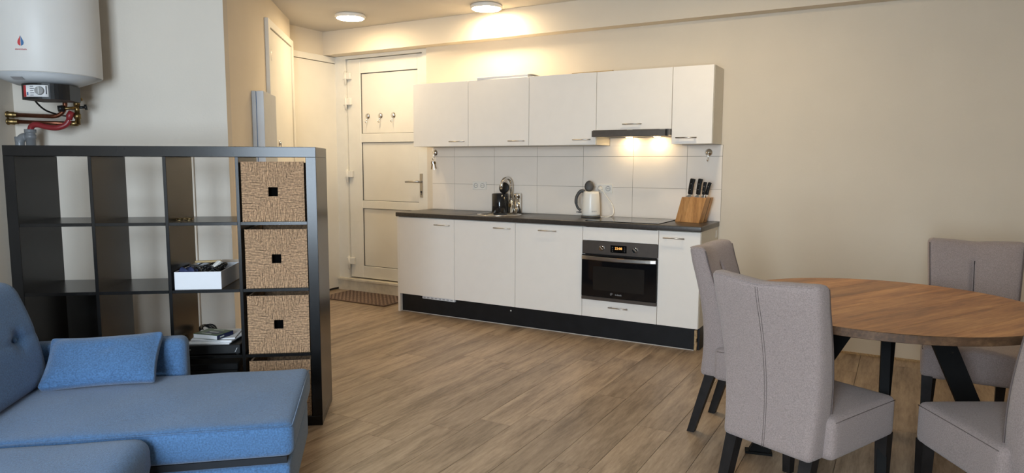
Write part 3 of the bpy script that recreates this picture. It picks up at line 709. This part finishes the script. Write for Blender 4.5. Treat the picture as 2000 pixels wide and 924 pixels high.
# pipework, each pipe its own thing (coordinates in the angled room frame)
def spath(p, n=8): return [sw(*q) for q in bez(p, n)]
pp = thing('copper_pipe', 'upper copper pipe bending up into the water heater', 'pipe', group='copper heater pipes')
G().tube([sw(*q) for q in [(-1.88, 0.945, 1.624), (-1.62, 0.865, 1.612)]+[(-1.612+0.07*math.sin(t), 0.86, 1.682-0.07*math.cos(t)) for t in [PI/2*k/8 for k in range(9)]]+[(-1.542, 0.86, 1.765)]], 0.0125, 12).build('tube', 'copper', pp)
G().tube([sw(-1.909, 0.952, 1.626), sw(-1.90, 0.950, 1.625), sw(-1.899, 0.950, 1.625), sw(-1.865, 0.941, 1.623), sw(-1.864, 0.941, 1.623), sw(-1.84, 0.934, 1.622)], [0.020, 0.020, 0.016, 0.018, 0.015, 0.0145], 8).build('fitting', 'brass', pp)
pp = thing('copper_pipe', 'lower copper pipe running from the wall to the safety valve', 'pipe', group='copper heater pipes')
G().tube([sw(-1.88, 0.948, 1.584), sw(-1.534, 0.86, 1.572)], 0.0115, 12).build('tube', 'copper', pp)
G().tube([sw(-1.909, 0.955, 1.585), sw(-1.90, 0.953, 1.585), sw(-1.899, 0.953, 1.585), sw(-1.865, 0.944, 1.583), sw(-1.864, 0.944, 1.583), sw(-1.84, 0.938, 1.583)], [0.020, 0.020, 0.016, 0.018, 0.015, 0.0145], 8).build('fitting', 'brass', pp)
vl = thing('safety_valve', 'brass safety valve under the right of the water heater', 'valve')
G().tube([sw(-1.478, 0.86, z) for z in (1.765, 1.70, 1.699, 1.675, 1.674, 1.63, 1.629, 1.60, 1.599, 1.565)], [.011, .011, .018, .018, .014, .014, .019, .019, .014, .014], 10).tube([sw(-1.478, 0.86, 1.572), sw(-1.532, 0.86, 1.572)], 0.016, 8).build('valve_body', 'brass', vl)
G().cyl(sw(-1.478, 0.86, 1.662), sw(-1.545, 0.82, 1.655), 0.009, n=10).build('side_arm', 'brass', vl)
G().cyl(sw(-1.535, 0.826, 1.656), sw(-1.560, 0.811, 1.653), 0.020, 0.018, n=10).build('knob', 'black_plastic', vl)
G().cyl(sw(-1.478, 0.86, 1.664), sw(-1.435, 0.87, 1.668), 0.008, n=8).cyl(sw(-1.440, 0.868, 1.667), sw(-1.428, 0.872, 1.669), 0.016, n=8).build('test_button', 'black_plastic', vl)
G().cyl(sw(-1.478, 0.86, 1.70), sw(-1.445, 0.86, 1.715), 0.009, n=8).build('inlet', 'brass', vl)
G().tube([sw(-1.50, 0.845, 1.64), sw(-1.512, 0.84, 1.615), sw(-1.515, 0.84, 1.59)], [.017, .019, .015], 10).build('drain_funnel', 'rubber_red', vl)
tag(G().tube(spath([(-1.515, 0.84, 1.590), (-1.535, 0.835, 1.562), (-1.58, 0.83, 1.545), (-1.64, 0.835, 1.55), (-1.69, 0.84, 1.562), (-1.722, 0.845, 1.553), (-1.735, 0.85, 1.52)], 8), 0.0165, 12).build('drain_hose', 'rubber_red'), 'red rubber drain hose looping below the copper pipes', 'hose')
dpn = thing('drain_pipe', 'grey plastic drain pipe with elbow below the water heater', 'pipe')
G().tube([sw(-1.735, 0.85, z) for z in (0.35, 1.482, 1.483, 1.503, 1.504, 1.515, 1.516, 1.535)], [.024, .024, .028, .028, .025, .025, .030, .030], 16).build('tube', 'pvc_grey', dpn)
G().tube(spath([(-1.80, 0.86, 0.35), (-1.80, 0.86, 1.40), (-1.80, 0.86, 1.455), (-1.785, 0.858, 1.485), (-1.758, 0.853, 1.493)], 6), 0.024, 14).build('elbow', 'pvc_grey', dpn)
tag(G().tube(spath([(-1.64, 0.72, 1.715), (-1.638, 0.75, 1.68), (-1.615, 0.80, 1.64), (-1.58, 0.90, 1.62), (-1.56, 1.0, 1.62), (-1.56, 1.026, 1.62)], 6), 0.005, 8).build('heater_cable', 'black_plastic'), 'thin black cable hanging from the heater control box', 'cable')
cdt = tag(G().tube([sw(-0.905, 1.008, 0.002), sw(-0.905, 1.008, 1.385)], 0.016, 12).build('conduit_pipe', 'white_plastic'), 'white vertical conduit pipe on the wall behind the shelf', 'pipe')
tag(sbox(-1.60, -1.19, 0.56, 0.60, 0.001, 0.62, bev=0.004).build('dark_board', 'black_plastic'), 'dark glossy board standing behind the lower left shelf compartment', 'board')

# ================================================================== SHELF UNIT
SH = 1.425; INS = 0.05; BT = 0.016; PIT = (SH-2*INS+BT)/4; DEP = 0.385
sh = thing('shelf_unit', 'black four by four cube shelf dividing the room behind the sofa', 'shelf', sw(0, 0, 0), PSI)
# local: x = right (0 at right end), y = back
G().box(-SH, 0, 0, DEP, SH-INS, SH, 0.0015).build('top_board', 'shelf_black', sh)
G().box(-SH, 0, 0, DEP, 0, INS, 0.0015).build('bottom_board', 'shelf_black', sh)
for x in (-SH, -INS): G().box(x, x+INS, 0.0, DEP, INS+.0002, SH-INS-.0002, 0.0015).build('side_board', 'shelf_black', sh)
XC = []
for i in range(4):
    xl = -SH+INS+PIT*i; XC.append((xl, xl+PIT-BT))
    if i: G().box(xl-BT, xl, 0.002, DEP-.002, INS+.0002, SH-INS-.0002, 0.001).build('divider', 'shelf_black', sh)
ZR = []
for j in range(4): ZR.append((INS+PIT*j, INS+PIT*(j+1)-BT))
for i in range(4):
    for j in range(1, 4): G().box(XC[i][0]+.0002, XC[i][1]-.0002, 0.002, DEP-.002, ZR[j][0]-BT, ZR[j][0], 0.001).build('shelf_board', 'shelf_black', sh)
def shp(x, y, z): q = sw(x, y, z); return (q.x, q.y, z)

# seagrass baskets
def make_basket(label):
    BW, BH, BD = 0.300, 0.296, 0.36
    b = thing('basket', label, 'basket', (0, 0, 0), PSI, 'seagrass baskets in the right column')
    hs = 0.0225
    g = G()
    for q in ((-BW/2, -hs, 0, BH), (hs, BW/2, 0, BH), (-hs, hs, 0, BH/2-hs), (-hs, hs, BH/2+hs, BH)): g.box(q[0], q[1], 0.004, 0.014, q[2], q[3])
    g.build('front_panel', 'basket_gap_shade', b)
    G().box(-BW/2, BW/2, 0.0145, BD, 0, 0.01).box(-BW/2, -BW/2+.01, 0.0145, BD, 0.01, BH-.004).box(BW/2-.01, BW/2, 0.0145, BD, 0.01, BH-.004).box(-BW/2+.01, BW/2-.01, BD-.01, BD, 0.01, BH-.004).build('shell', 'seagrass', b)
    G().box(-0.10, 0.10, 0.05, 0.06, 0.0105, BH-.02).build('hole_shade', 'matte_black', b)  # added black sheet, stands in for the shade inside the grip hole
    rng = random.Random(5); V = G(); N = 72; c = BH/2
    for side in range(4):
        for k in range(N):
            s = -1+2*(k+0.5)/N            # across the edge
            L = max(abs(s)*BH/2, hs)      # inner end along the outward axis
            n = max(2, int((BH/2-L)/0.02)); pts = []
            for q in range(n+1):
                d = L+(BH/2-L)*q/n; w = s*BW/2+rng.uniform(-.0010, .0010)
                dy = 0.0025+rng.uniform(-.0016, .0016)
                if side == 0: p = (w, dy, c+d)
                elif side == 1: p = (w, dy, c-d)
                elif side == 2: p = (d*BW/BH, dy, c+w)
                else: p = (-d*BW/BH, dy, c+w)
                pts.append(p)
            V.tube(pts, 0.0020, 5, cap=False)
    w = V.build('weave', 'seagrass', b); w['kind'] = 'stuff'
    return b
bk = make_basket('topmost square seagrass basket, in the top right shelf compartment')
bl = ['', 'second seagrass basket from the top, right shelf column', 'third seagrass basket from the top, right shelf column', 'lowest seagrass basket, mostly hidden behind the blue sofa']
xc = (XC[3][0]+XC[3][1])/2
for k in range(4):
    o = bk if k == 0 else copy_tree(bk)
    if k: o['label'] = bl[k]
    o.location = shp(xc+(0.004 if k else -0.002), 0.012, ZR[3-k][0]+.0005)

# white carton with cables (second shelf from top, third column)
z2 = ZR[2][0]+.0005
ct = thing('open_carton', 'white open carton of cables in the third shelf column', 'box', shp(-0.585, 0.015, z2), PSI-0.02)
BW, BDp, BH = 0.222, 0.33, 0.088
G().box(-BW/2, BW/2, 0, 0.003, 0, BH).build('front', 'carton', ct)
G().box(-BW/2, BW/2, 0.0032, BDp, 0, 0.003).build('bottom', 'carton_inside', ct)
for s in (-1, 1):
    G().box(s*BW/2-(0.003 if s > 0 else 0), s*BW/2+(0.003 if s < 0 else 0), 0.0032, BDp-.0032, 0.0032, BH).build('side', 'carton', ct)
G().box(-BW/2, BW/2, BDp-.003, BDp, 0.0032, BH).build('back', 'carton', ct)
G().box(0.02, BW/2, BDp, BDp+.002, BH-.01, BH+.015, fn=lambda p: p).build('flap', 'carton_inside', ct)
def incart(x, y, z): q = S0+R2*(-0.585)+B2*0.015; r = Vector((math.cos(PSI-.02), math.sin(PSI-.02))); bb = Vector((-r.y, r.x)); q = q+r*x+bb*y; return Vector((q.x, q.y, z2+z))
rng = random.Random(3)
def tangle(cx, cy, cz, rx, ry, rz, loops, ph):
    return [incart(cx+rx*math.cos(t)*(1+.25*math.sin(2.3*t+ph)), cy+ry*math.sin(t*1.0+0.4*math.sin(t*.7)), cz+rz*math.sin(1.7*t+ph)) for t in [loops*2*PI*k/(loops*18) for k in range(loops*18+1)]]
tag(G().tube(tangle(0.045, 0.13, 0.085, 0.045, 0.06, 0.022, 4, 0.3), 0.0032, 6).build('cable_coil', 'black_plastic'), 'black cable coil at the right of the white carton', 'cable', 'cables in the carton')
tag(G().tube(tangle(-0.01, 0.18, 0.083, 0.07, 0.07, 0.02, 4, 1.7), 0.0035, 6).build('cable_coil', 'grey_plastic'), 'dark grey cable tangle in the middle of the white carton', 'cable', 'cables in the carton')
tag(G().tube(tangle(0.0, 0.12, 0.055, 0.085, 0.085, 0.022, 5, 0.9), 0.004, 6).build('cable_coil', 'black_plastic'), 'black cable bundle filling the bottom of the carton', 'cable', 'cables in the carton')
def incbox(name, m, x, y, z, sx, sy, sz, rz, tilt, label, cat):
    T = Matrix.Translation(incart(x, y, z)) @ Matrix.Rotation(PSI+rz, 4, 'Z') @ Matrix.Rotation(tilt, 4, 'X')
    return tag(G().box(-sx, sx, -sy, sy, -sz, sz, 0.004, fn=lambda p: T @ p).build(name, m), label, cat)
o = incbox('power_adapter', 'white_plastic', 0.058, 0.11, 0.108, 0.012, 0.026, 0.009, -0.5, 0.5, 'small pale power adapter on the cables in the carton', 'adapter')
incbox('wooden_stick', 'brown_paper', -0.01, 0.20, 0.112, 0.065, 0.010, 0.005, 0.15, 0.1, 'brown strip lying on the cables in the carton', 'stick')
o = tag(G().soft(-0.040, 0.036, -0.03, 0.03, -0.03, 0.022, 0.018, n=(8, 8, 6), fn=lambda p: incart(-0.058+p.x+.006*math.sin(p.y*160), 0.05+p.y+.004*math.sin(p.x*190), 0.078+p.z+.008*math.sin(p.x*140+p.y*110))).build('cloth_pouch', 'navy_cloth'), 'crumpled navy blue cloth pouch at the left of the carton', 'pouch')
# sunglasses on the top row shelf
z3 = ZR[3][0]
kg = thing('sunglasses', 'folded sunglasses lying on the shelf above the carton', 'sunglasses', shp(-0.668, 0.12, z3+.0035), PSI+0.15)
for sx in (-1, 1):
    l = G().tube([(sx*0.022+0.016*math.cos(2*PI*k/16), -0.006+0.013*math.sin(2*PI*k/16), 0.002+0.003*math.sin(2*PI*k/16)) for k in range(16)], 0.0022, 6, closed=True).build('rim', 'brass', kg)
    G().cyl((sx*0.022, -0.006, 0.0014), (sx*0.022, -0.006, 0.0026), 0.0135, n=16).build('lens', 'black_gloss', l)
    G().tube([(sx*0.040, 0.001, 0.004), (sx*0.041, 0.012, 0.008), (-sx*0.03, 0.020+0.004*sx, 0.008)], 0.0018, 6).build('temple', 'brass', kg)
G().tube([(-0.008, 0, 0.004), (0, 0.002, 0.006), (0.008, 0, 0.004)], 0.002, 6).build('bridge', 'brass', kg)
# third row: dark device, papers, book, cord
z1 = ZR[1][0]
dv = thing('media_player', 'black flat media player lying in the third shelf column', 'device', shp(-0.545, 0.012, z1+.0005), PSI)
G().box(-0.135, 0.148, 0.0, 0.27, 0.004, 0.050, 0.003).build('case', 'black_plastic', dv)
for x in (-0.12, 0.13):
    for y in (0.02, 0.25): G().cyl((x, y, 0.0), (x, y, 0.0045), 0.01, n=10).build('foot', 'grey_plastic', dv)
for x in (-0.118, -0.105, -0.092): G().cyl((x, -0.0012, 0.030), (x, 0.001, 0.030), 0.003, n=10).build('button', 'mid_grey_plastic', dv)
G().box(0.125, 0.128, -0.001, 0.001, 0.012, 0.034, fn=lambda p: Vector((p.x+(p.z-.02)*.5, p.y, p.z))).build('logo_stroke', 'grey_print', dv)
zz = z1+.0508
for k in range(4):
    T = Matrix.Translation(Vector(shp(-0.560+.006*k, 0.030+.008*k, zz+.0062*k))) @ Matrix.Rotation(PSI-0.10+0.05*k*(1 if k % 2 else -1), 4, 'Z')
    tag(G().box(-0.100, 0.110, 0, 0.20, 0, 0.0058, 0.0008, fn=lambda p: T @ p).build('magazine', 'paper'),
        ['bottom magazine of the paper stack on the black player', 'second magazine of the paper stack on the black player', 'third magazine of the paper stack on the black player', 'top magazine of the stack, directly under the green book'][k], 'magazine', 'magazines on the player')
bo = thing('book', 'green and navy paperback on top of the paper stack', 'book', shp(-0.572, 0.045, zz+.0250), PSI-0.42)
G().box(-0.072, 0.070, 0.001, 0.119, 0.001, 0.021).build('pages', 'paper', bo)
G().box(-0.074, 0.072, 0.0, 0.12, 0.0212, 0.0225).box(-0.074, 0.072, 0.0, 0.12, 0, 0.0009).build('cover', 'book_green', bo)
G().box(0.0705, 0.072, 0.0, 0.12, 0.001, 0.0211).build('spine', 'book_navy', bo)
G().box(-0.03, 0.05, 0.03, 0.075, 0.0226, 0.0230).build('cover_panel', 'book_navy', bo)
for k, (x0, x1, y) in enumerate(((-0.02, 0.035, 0.055), (-0.04, 0.02, 0.016), (-0.03, 0.03, 0.10))):
    G().box(x0, x1, y, y+.009, 0.0231, 0.0234, fn=lambda p, k=k: Vector((p.x, p.y+.003*math.sin(p.x*120+k), p.z))).build('cover_mark', 'book_art', bo)
G().box(0.0722, 0.0725, 0.02, 0.05, 0.008, 0.014).build('spine_mark', 'book_art', bo)
pts = []
for k in range(110):
    t = k*0.33; r = 0.055+0.012*math.sin(t*.37); pts.append(Vector(shp(-0.640+r*0.70*math.cos(t), 0.332+r*.60*math.sin(t), z1+.012+.065*(0.5+0.5*math.sin(t*.9+k*.02)))))
tag(G().tube(pts, 0.0036, 6).build('power_cable', 'black_plastic'), 'coiled black power cable behind the papers on the shelf', 'cable')

bx = thing('storage_box', 'black storage box in the bottom of the third shelf column', 'box', shp((XC[2][0]+XC[2][1])/2-0.012, 0.03, ZR[0][0]+.0005), PSI)
G().box(-0.140, 0.140, 0.0, 0.33, 0.0, 0.25, 0.004).build('body', 'black_plastic', bx)
G().box(-0.143, 0.143, -0.003, 0.333, 0.2505, 0.285, 0.004).build('lid', 'black_plastic', bx)

# ================================================================== SOFA
SD = PSI+0.07
SO = sw(0.045, -1.067, 0)
so = thing('corner_sofa', 'blue fabric corner sofa with a long chaise in front of the shelf', 'sofa', SO, SD)
def soft_bulge(x0, x1, y0, y1, z1, amt):
    def fn(p):
        u = (p.x-x0)/(x1-x0); v = (p.y-y0)/(y1-y0)
        if 0 < u < 1 and 0 < v < 1 and p.z > z1-0.05: p = Vector((p.x, p.y, p.z+amt*math.sin(PI*u)*math.sin(PI*v)+.0025*math.sin(p.x*17+1)*math.sin(p.y*13)))
        return p
    return fn
ZS = 0.42
G().soft(-1.30, 0.008, 0.0, 0.705, 0.293, ZS, 0.032, n=(40, 22, 8), fn=soft_bulge(-1.3, 0.0, 0.0, 0.7, ZS, 0.012)).build('chaise_cushion', 'sofa_blue', so)
G().tube([(-1.05, 0.006, ZS-.008), (-0.45, 0.004, ZS-.008), (-0.004, 0.004, ZS-.010), (0.003, 0.02, ZS-.010), (0.004, 0.35, ZS-.008), (0.003, 0.685, ZS-.010)], 0.0028, 6).build('seam', 'sofa_blue', so)
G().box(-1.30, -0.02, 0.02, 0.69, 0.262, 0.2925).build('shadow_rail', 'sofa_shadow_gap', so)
G().soft(-1.30, -0.008, 0.002, 0.702, 0.10, 0.268, 0.015, n=(10, 8, 6)).build('chaise_base', 'sofa_blue', so)
G().soft(-1.30, -0.452, -0.80, -0.004, 0.27, ZS, 0.05, n=(26, 26, 8), fn=soft_bulge(-1.3, -0.45, -0.8, 0.0, ZS, 0.014)).build('seat_cushion', 'sofa_blue', so)
G().soft(-1.30, -0.475, -0.80, -0.006, 0.10, 0.268, 0.02, n=(10, 8, 6)).build('seat_base', 'sofa_blue', so)
def backfn(p):
    lean_ = -0.11*(p.z-0.43)/0.43
    d = 0.0
    for (by, bz) in ((0.50, 0.650), (0.18, 0.650)):
        d += 0.026*math.exp(-(((p.y-by)/0.035)**2+((p.z-bz)/0.035)**2))+0.010*math.exp(-(((p.z-bz)/0.012)**2))*math.exp(-((p.y-by)/0.12)**2)
    b = 0.02*math.sin(PI*min(max((p.z-0.43)/0.43, 0), 1))
    front = 1.0 if p.x > -1.13 else 0.0
    return Vector((p.x+lean_+(b-d)*front, p.y, p.z))
G().soft(-1.245, -1.030, -0.02, 0.665, 0.425, 0.866, 0.05, n=(8, 44, 34), fn=backfn).build('back_cushion', 'sofa_blue', so)
G().soft(-1.245, -1.030, -0.78, -0.03, 0.425, 0.866, 0.05, n=(8, 20, 16), fn=lambda p: Vector((p.x-0.11*(p.z-0.43)/0.43, p.y, p.z))).build('back_cushion', 'sofa_blue', so)
for y in (0.50, 0.18): G().lathe([(0.0, 0.006), (0.008, 0.004), (0.011, 0), (0, -0.004)], n=14, fn=lambda p, y=y: Vector((-1.088+p.z, y+p.x, 0.650+p.y))).build('button', 'sofa_blue', so)
G().soft(-1.50, -1.302, -0.80, 0.70, 0.10, 0.74, 0.04, n=(8, 12, 10)).build('back_frame', 'sofa_blue', so)
G().soft(-1.46, -0.522, 0.708, 0.815, 0.10, 0.575, 0.035, n=(20, 8, 14)).build('armrest', 'sofa_blue', so)
for (x, y) in ((-0.07, 0.64), (-0.08, 0.07), (-1.42, 0.64), (-1.42, -0.72), (-0.55, -0.72)):
    G().tube([(x, y, 0.0), (x, y, 0.0995)], [0.014, 0.022], 14).build('leg', 'beech', so)
# small cushion
def pil(p):
    # p in a 0.43 x 0.10 x 0.235 block -> pillow
    u = p.x/0.218; v = p.z/0.118
    t = max(0.10, (1-abs(u)**3.2)*(1-abs(v)**3.2))**0.5
    y = p.y*t*(1+0.04*math.sin(p.x*23)+0.05*math.sin(p.z*31+p.x*9))
    y += 0.012*math.exp(-((p.x-0.02)/0.03)**2-((p.z-0.03)/0.02)**2)
    x = p.x*(1-0.05*(1-abs(v)**2)*abs(u)); z = p.z*(1-0.07*(1-u*u))
    q = Matrix.Rotation(-0.80, 4, 'X') @ Vector((x, y, z))
    return Matrix.Rotation(-0.03, 4, 'Y') @ q
pw = thing('throw_cushion', 'small rectangular blue cushion leaning against the sofa armrest', 'cushion', SO + Vector((math.cos(SD)*-0.815-math.sin(SD)*0.605, math.sin(SD)*-0.812+math.cos(SD)*0.605, 0.522)), SD)
G().soft(-0.218, 0.218, -0.058, 0.058, -0.118, 0.118, 0.016, n=(30, 6, 18), fn=pil).build('cover', 'sofa_blue', pw)

# ================================================================== DINING TABLE AND CHAIRS
TC = (1.165, -2.0); TR = 0.622; TZ1 = 0.752
tb = thing('dining_table', 'round wooden dining table on black slanted steel legs', 'table', (TC[0], TC[1], 0), math.radians(61))
bw = 0.1555
for k in range(-4, 4):
    y0, y1 = k*bw+.0004, (k+1)*bw-.0004
    pts = []
    n = 10
    ys = [y0+(y1-y0)*i/n for i in range(n+1)]
    ys = [max(-TR, min(TR, y)) for y in ys]
    right = [(math.sqrt(max(0, TR*TR-y*y)), y) for y in ys]; left = [(-x, y) for x, y in right][::-1]
    poly = [p for i, p in enumerate(right+left)]
    pl_ = []
    for p in poly:
        if not pl_ or (abs(p[0]-pl_[-1][0])+abs(p[1]-pl_[-1][1])) > 1e-4: pl_.append(p)
    G().prism(pl_, TZ1-0.032, TZ1).build('board', 'table_wood', tb)
n_ = 96; V = []; F = []
for k in range(n_):
    a = 2*PI*k/n_; c_, s_ = math.cos(a), math.sin(a); w = .0012*math.sin(7*a)+.0008*math.sin(23*a)
    V += [(c_*(TR+.0003), s_*(TR+.0003), TZ1-.033), (c_*(TR+.004+w), s_*(TR+.004+w), TZ1-.031), (c_*(TR+.003+w), s_*(TR+.003+w), TZ1-.002), (c_*(TR+.0003), s_*(TR+.0003), TZ1-.0003)]
for k in range(n_):
    j = (k+1) % n_
    for q in range(4): F.append((4*k+q, 4*k+(q+1) % 4, 4*j+(q+1) % 4, 4*j+q))
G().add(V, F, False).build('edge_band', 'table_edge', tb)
G().box(-0.32, 0.32, -0.26, 0.26, TZ1-0.042, TZ1-0.0325).build('mounting_plate', 'table_metal', tb)
for ang, r0, r1, lo in ((12, 0.195, 0.50, 0), (93, 0.15, 0.46, -0.061), (193, 0.09, 0.475, 0), (273, 0.15, 0.50, 0.022)):
    a = math.radians(ang-61); c_, s_ = math.cos(a), math.sin(a)
    def rad(p, c_=c_, s_=s_, lo=lo): y = p.y+lo; return Vector((c_*p.x-s_*y, s_*p.x+c_*y, p.z))
    G().prism([(r0-.045, 0.708), (r0+.05, 0.708), (r1+.045, 0.012), (r1-.045, 0.012)], -0.017, 0.017, 'y', fn=rad).build('leg', 'table_metal', tb)
    G().box(r1-.06, r1+.06, -0.025, 0.025, 0.0, 0.0115, fn=rad).build('foot_plate', 'table_metal', tb)

HCH = 0.945
def make_chair(label):
    c = thing('dining_chair', label, 'chair', group='upholstered dining chairs')
    ZA = 0.30
    def hw(z):
        t = (z-ZA)/(HCH-ZA); return 0.184+0.036*t
    def rake(z):
        t = (z-ZA)/(HCH-ZA); return 0.03*math.sin(PI*min(1, t*1.15))*0.6-0.085*t**1.8
    def backm(p):
        t = (p.z-ZA)/(HCH-ZA); u = p.x/0.22
        x = u*hw(p.z)
        th = 0.125-0.045*t
        yy = (p.y/0.085)*th
        y = rake(p.z)+yy+0.030*u*u*max(0, t)**0.7
        z = p.z+0.008*(u*u-0.35)*max(0, (t-0.8)/0.2)-0.006*max(0, (t-.8)/.2)*math.exp(-(u/0.3)**2)
        if p.y > 0.05:
            e = math.exp(-(p.x/0.014)**2)*min(1, max(0, (t-0.30)/0.12))*min(1, max(0, (0.86-t)/0.06))
            y -= 0.022*e
            y += 0.012*(1-u*u)*min(1, max(0, t-0.3)*4)*min(1, max(0, (1-t)*8))
        return Vector((x, y, z))
    G().soft(-0.22, 0.22, 0.0, 0.085, ZA, HCH, 0.026, n=(36, 6, 34), fn=backm).build('backrest', 'chair_fabric', c)
    G().tube([backm(Vector((0, 0.0845, ZA+(HCH-ZA)*(0.30+0.54*k/16)))) for k in range(17)], 0.003, 6).build('front_crease_shade', 'crease_shade', c)  # dark tube laid in the dent to paint its shade
    zs = [ZA+.01+(HCH-.03-ZA)*k/24 for k in range(25)]
    for off in (-0.0045, 0.0045):
        G().tube([backm(Vector((off, 0.0, z)))+Vector((0, -0.0003, 0)) for z in zs], 0.0011, 5).build('back_seam', 'chair_seam', c)
    for s in (-1, 1):
        G().tube([backm(Vector((s*0.205, 0.0855, z)))+Vector((s*0.006, -0.004, 0)) for z in zs[:]], 0.0034, 6).build('piping', 'chair_seam' , c)
    G().tube([backm(Vector((x, 0.004, HCH-.012)))+Vector((0, 0, .004)) for x in [-0.20+0.4*k/20 for k in range(21)]], 0.0028, 6).build('piping', 'chair_fabric', c)
    def seatm(p):
        u = p.x/0.232; v = (p.y-0.06)/0.48
        z = p.z
        if p.z > 0.42: z += 0.014*math.sin(PI*min(max(v, 0), 1))*(1-u*u)
        return Vector((p.x*(1+0.03*(v-0.5)), p.y, z))
    G().soft(-0.225, 0.225, 0.085, 0.53, ZA+.002, 0.462, 0.026, n=(18, 18, 8), fn=seatm).build('seat', 'chair_fabric', c)
    for s in (-1, 1):
        G().tube([seatm(Vector((s*0.2225, 0.10+0.42*k/10, 0.446))) for k in range(11)], 0.0016, 6).build('seat_seam', 'chair_seam', c)
        G().tube([(s*0.187, 0.112, ZA+.012), (s*0.200, 0.118, 0.36), (s*0.210, 0.125, 0.44)], 0.0034, 6).build('piping', 'chair_piping', c)
    for s in (-1, 1):
        def leg(x0, y0, x1, y1, w0, w1):
            V = []
            for (x, y, z, w) in ((x0, y0, ZA+.015, w0), (x1, y1, 0.0, w1)):
                V += [(x-w, y-w, z), (x+w, y-w, z), (x+w, y+w, z), (x-w, y+w, z)]
            return G().add(V, [(0, 1, 2, 3), (4, 5, 6, 7), (0, 1, 5, 4), (1, 2, 6, 5), (2, 3, 7, 6), (3, 0, 4, 7)])
        leg(s*0.198, 0.505, s*0.198, 0.51, 0.0235, 0.017).build('leg', 'leg_black', c)
        leg(s*0.155, 0.055, s*0.160, -0.035, 0.024, 0.018).build('leg', 'leg_black', c)
    return c
ch = make_chair('nearest taupe dining chair, its seamed back turned to the camera')
spots = [((0.826, -2.793), 66, None), ((0.405, -1.84), -5, 'taupe dining chair partly hidden behind the nearest chair, by the kitchen cabinets'),
         ((1.575, -0.98), -90, 'taupe dining chair across the table with its back to the wall'), ((1.775, -2.765), 120, 'taupe dining chair cut off by the right edge of the photo')]
for i, (p, a, lb) in enumerate(spots):
    o = ch if i == 0 else copy_tree(ch)
    if lb: o['label'] = lb
    o.location = (p[0], p[1], 0); o.rotation_euler = (0, 0, math.radians(a-90))
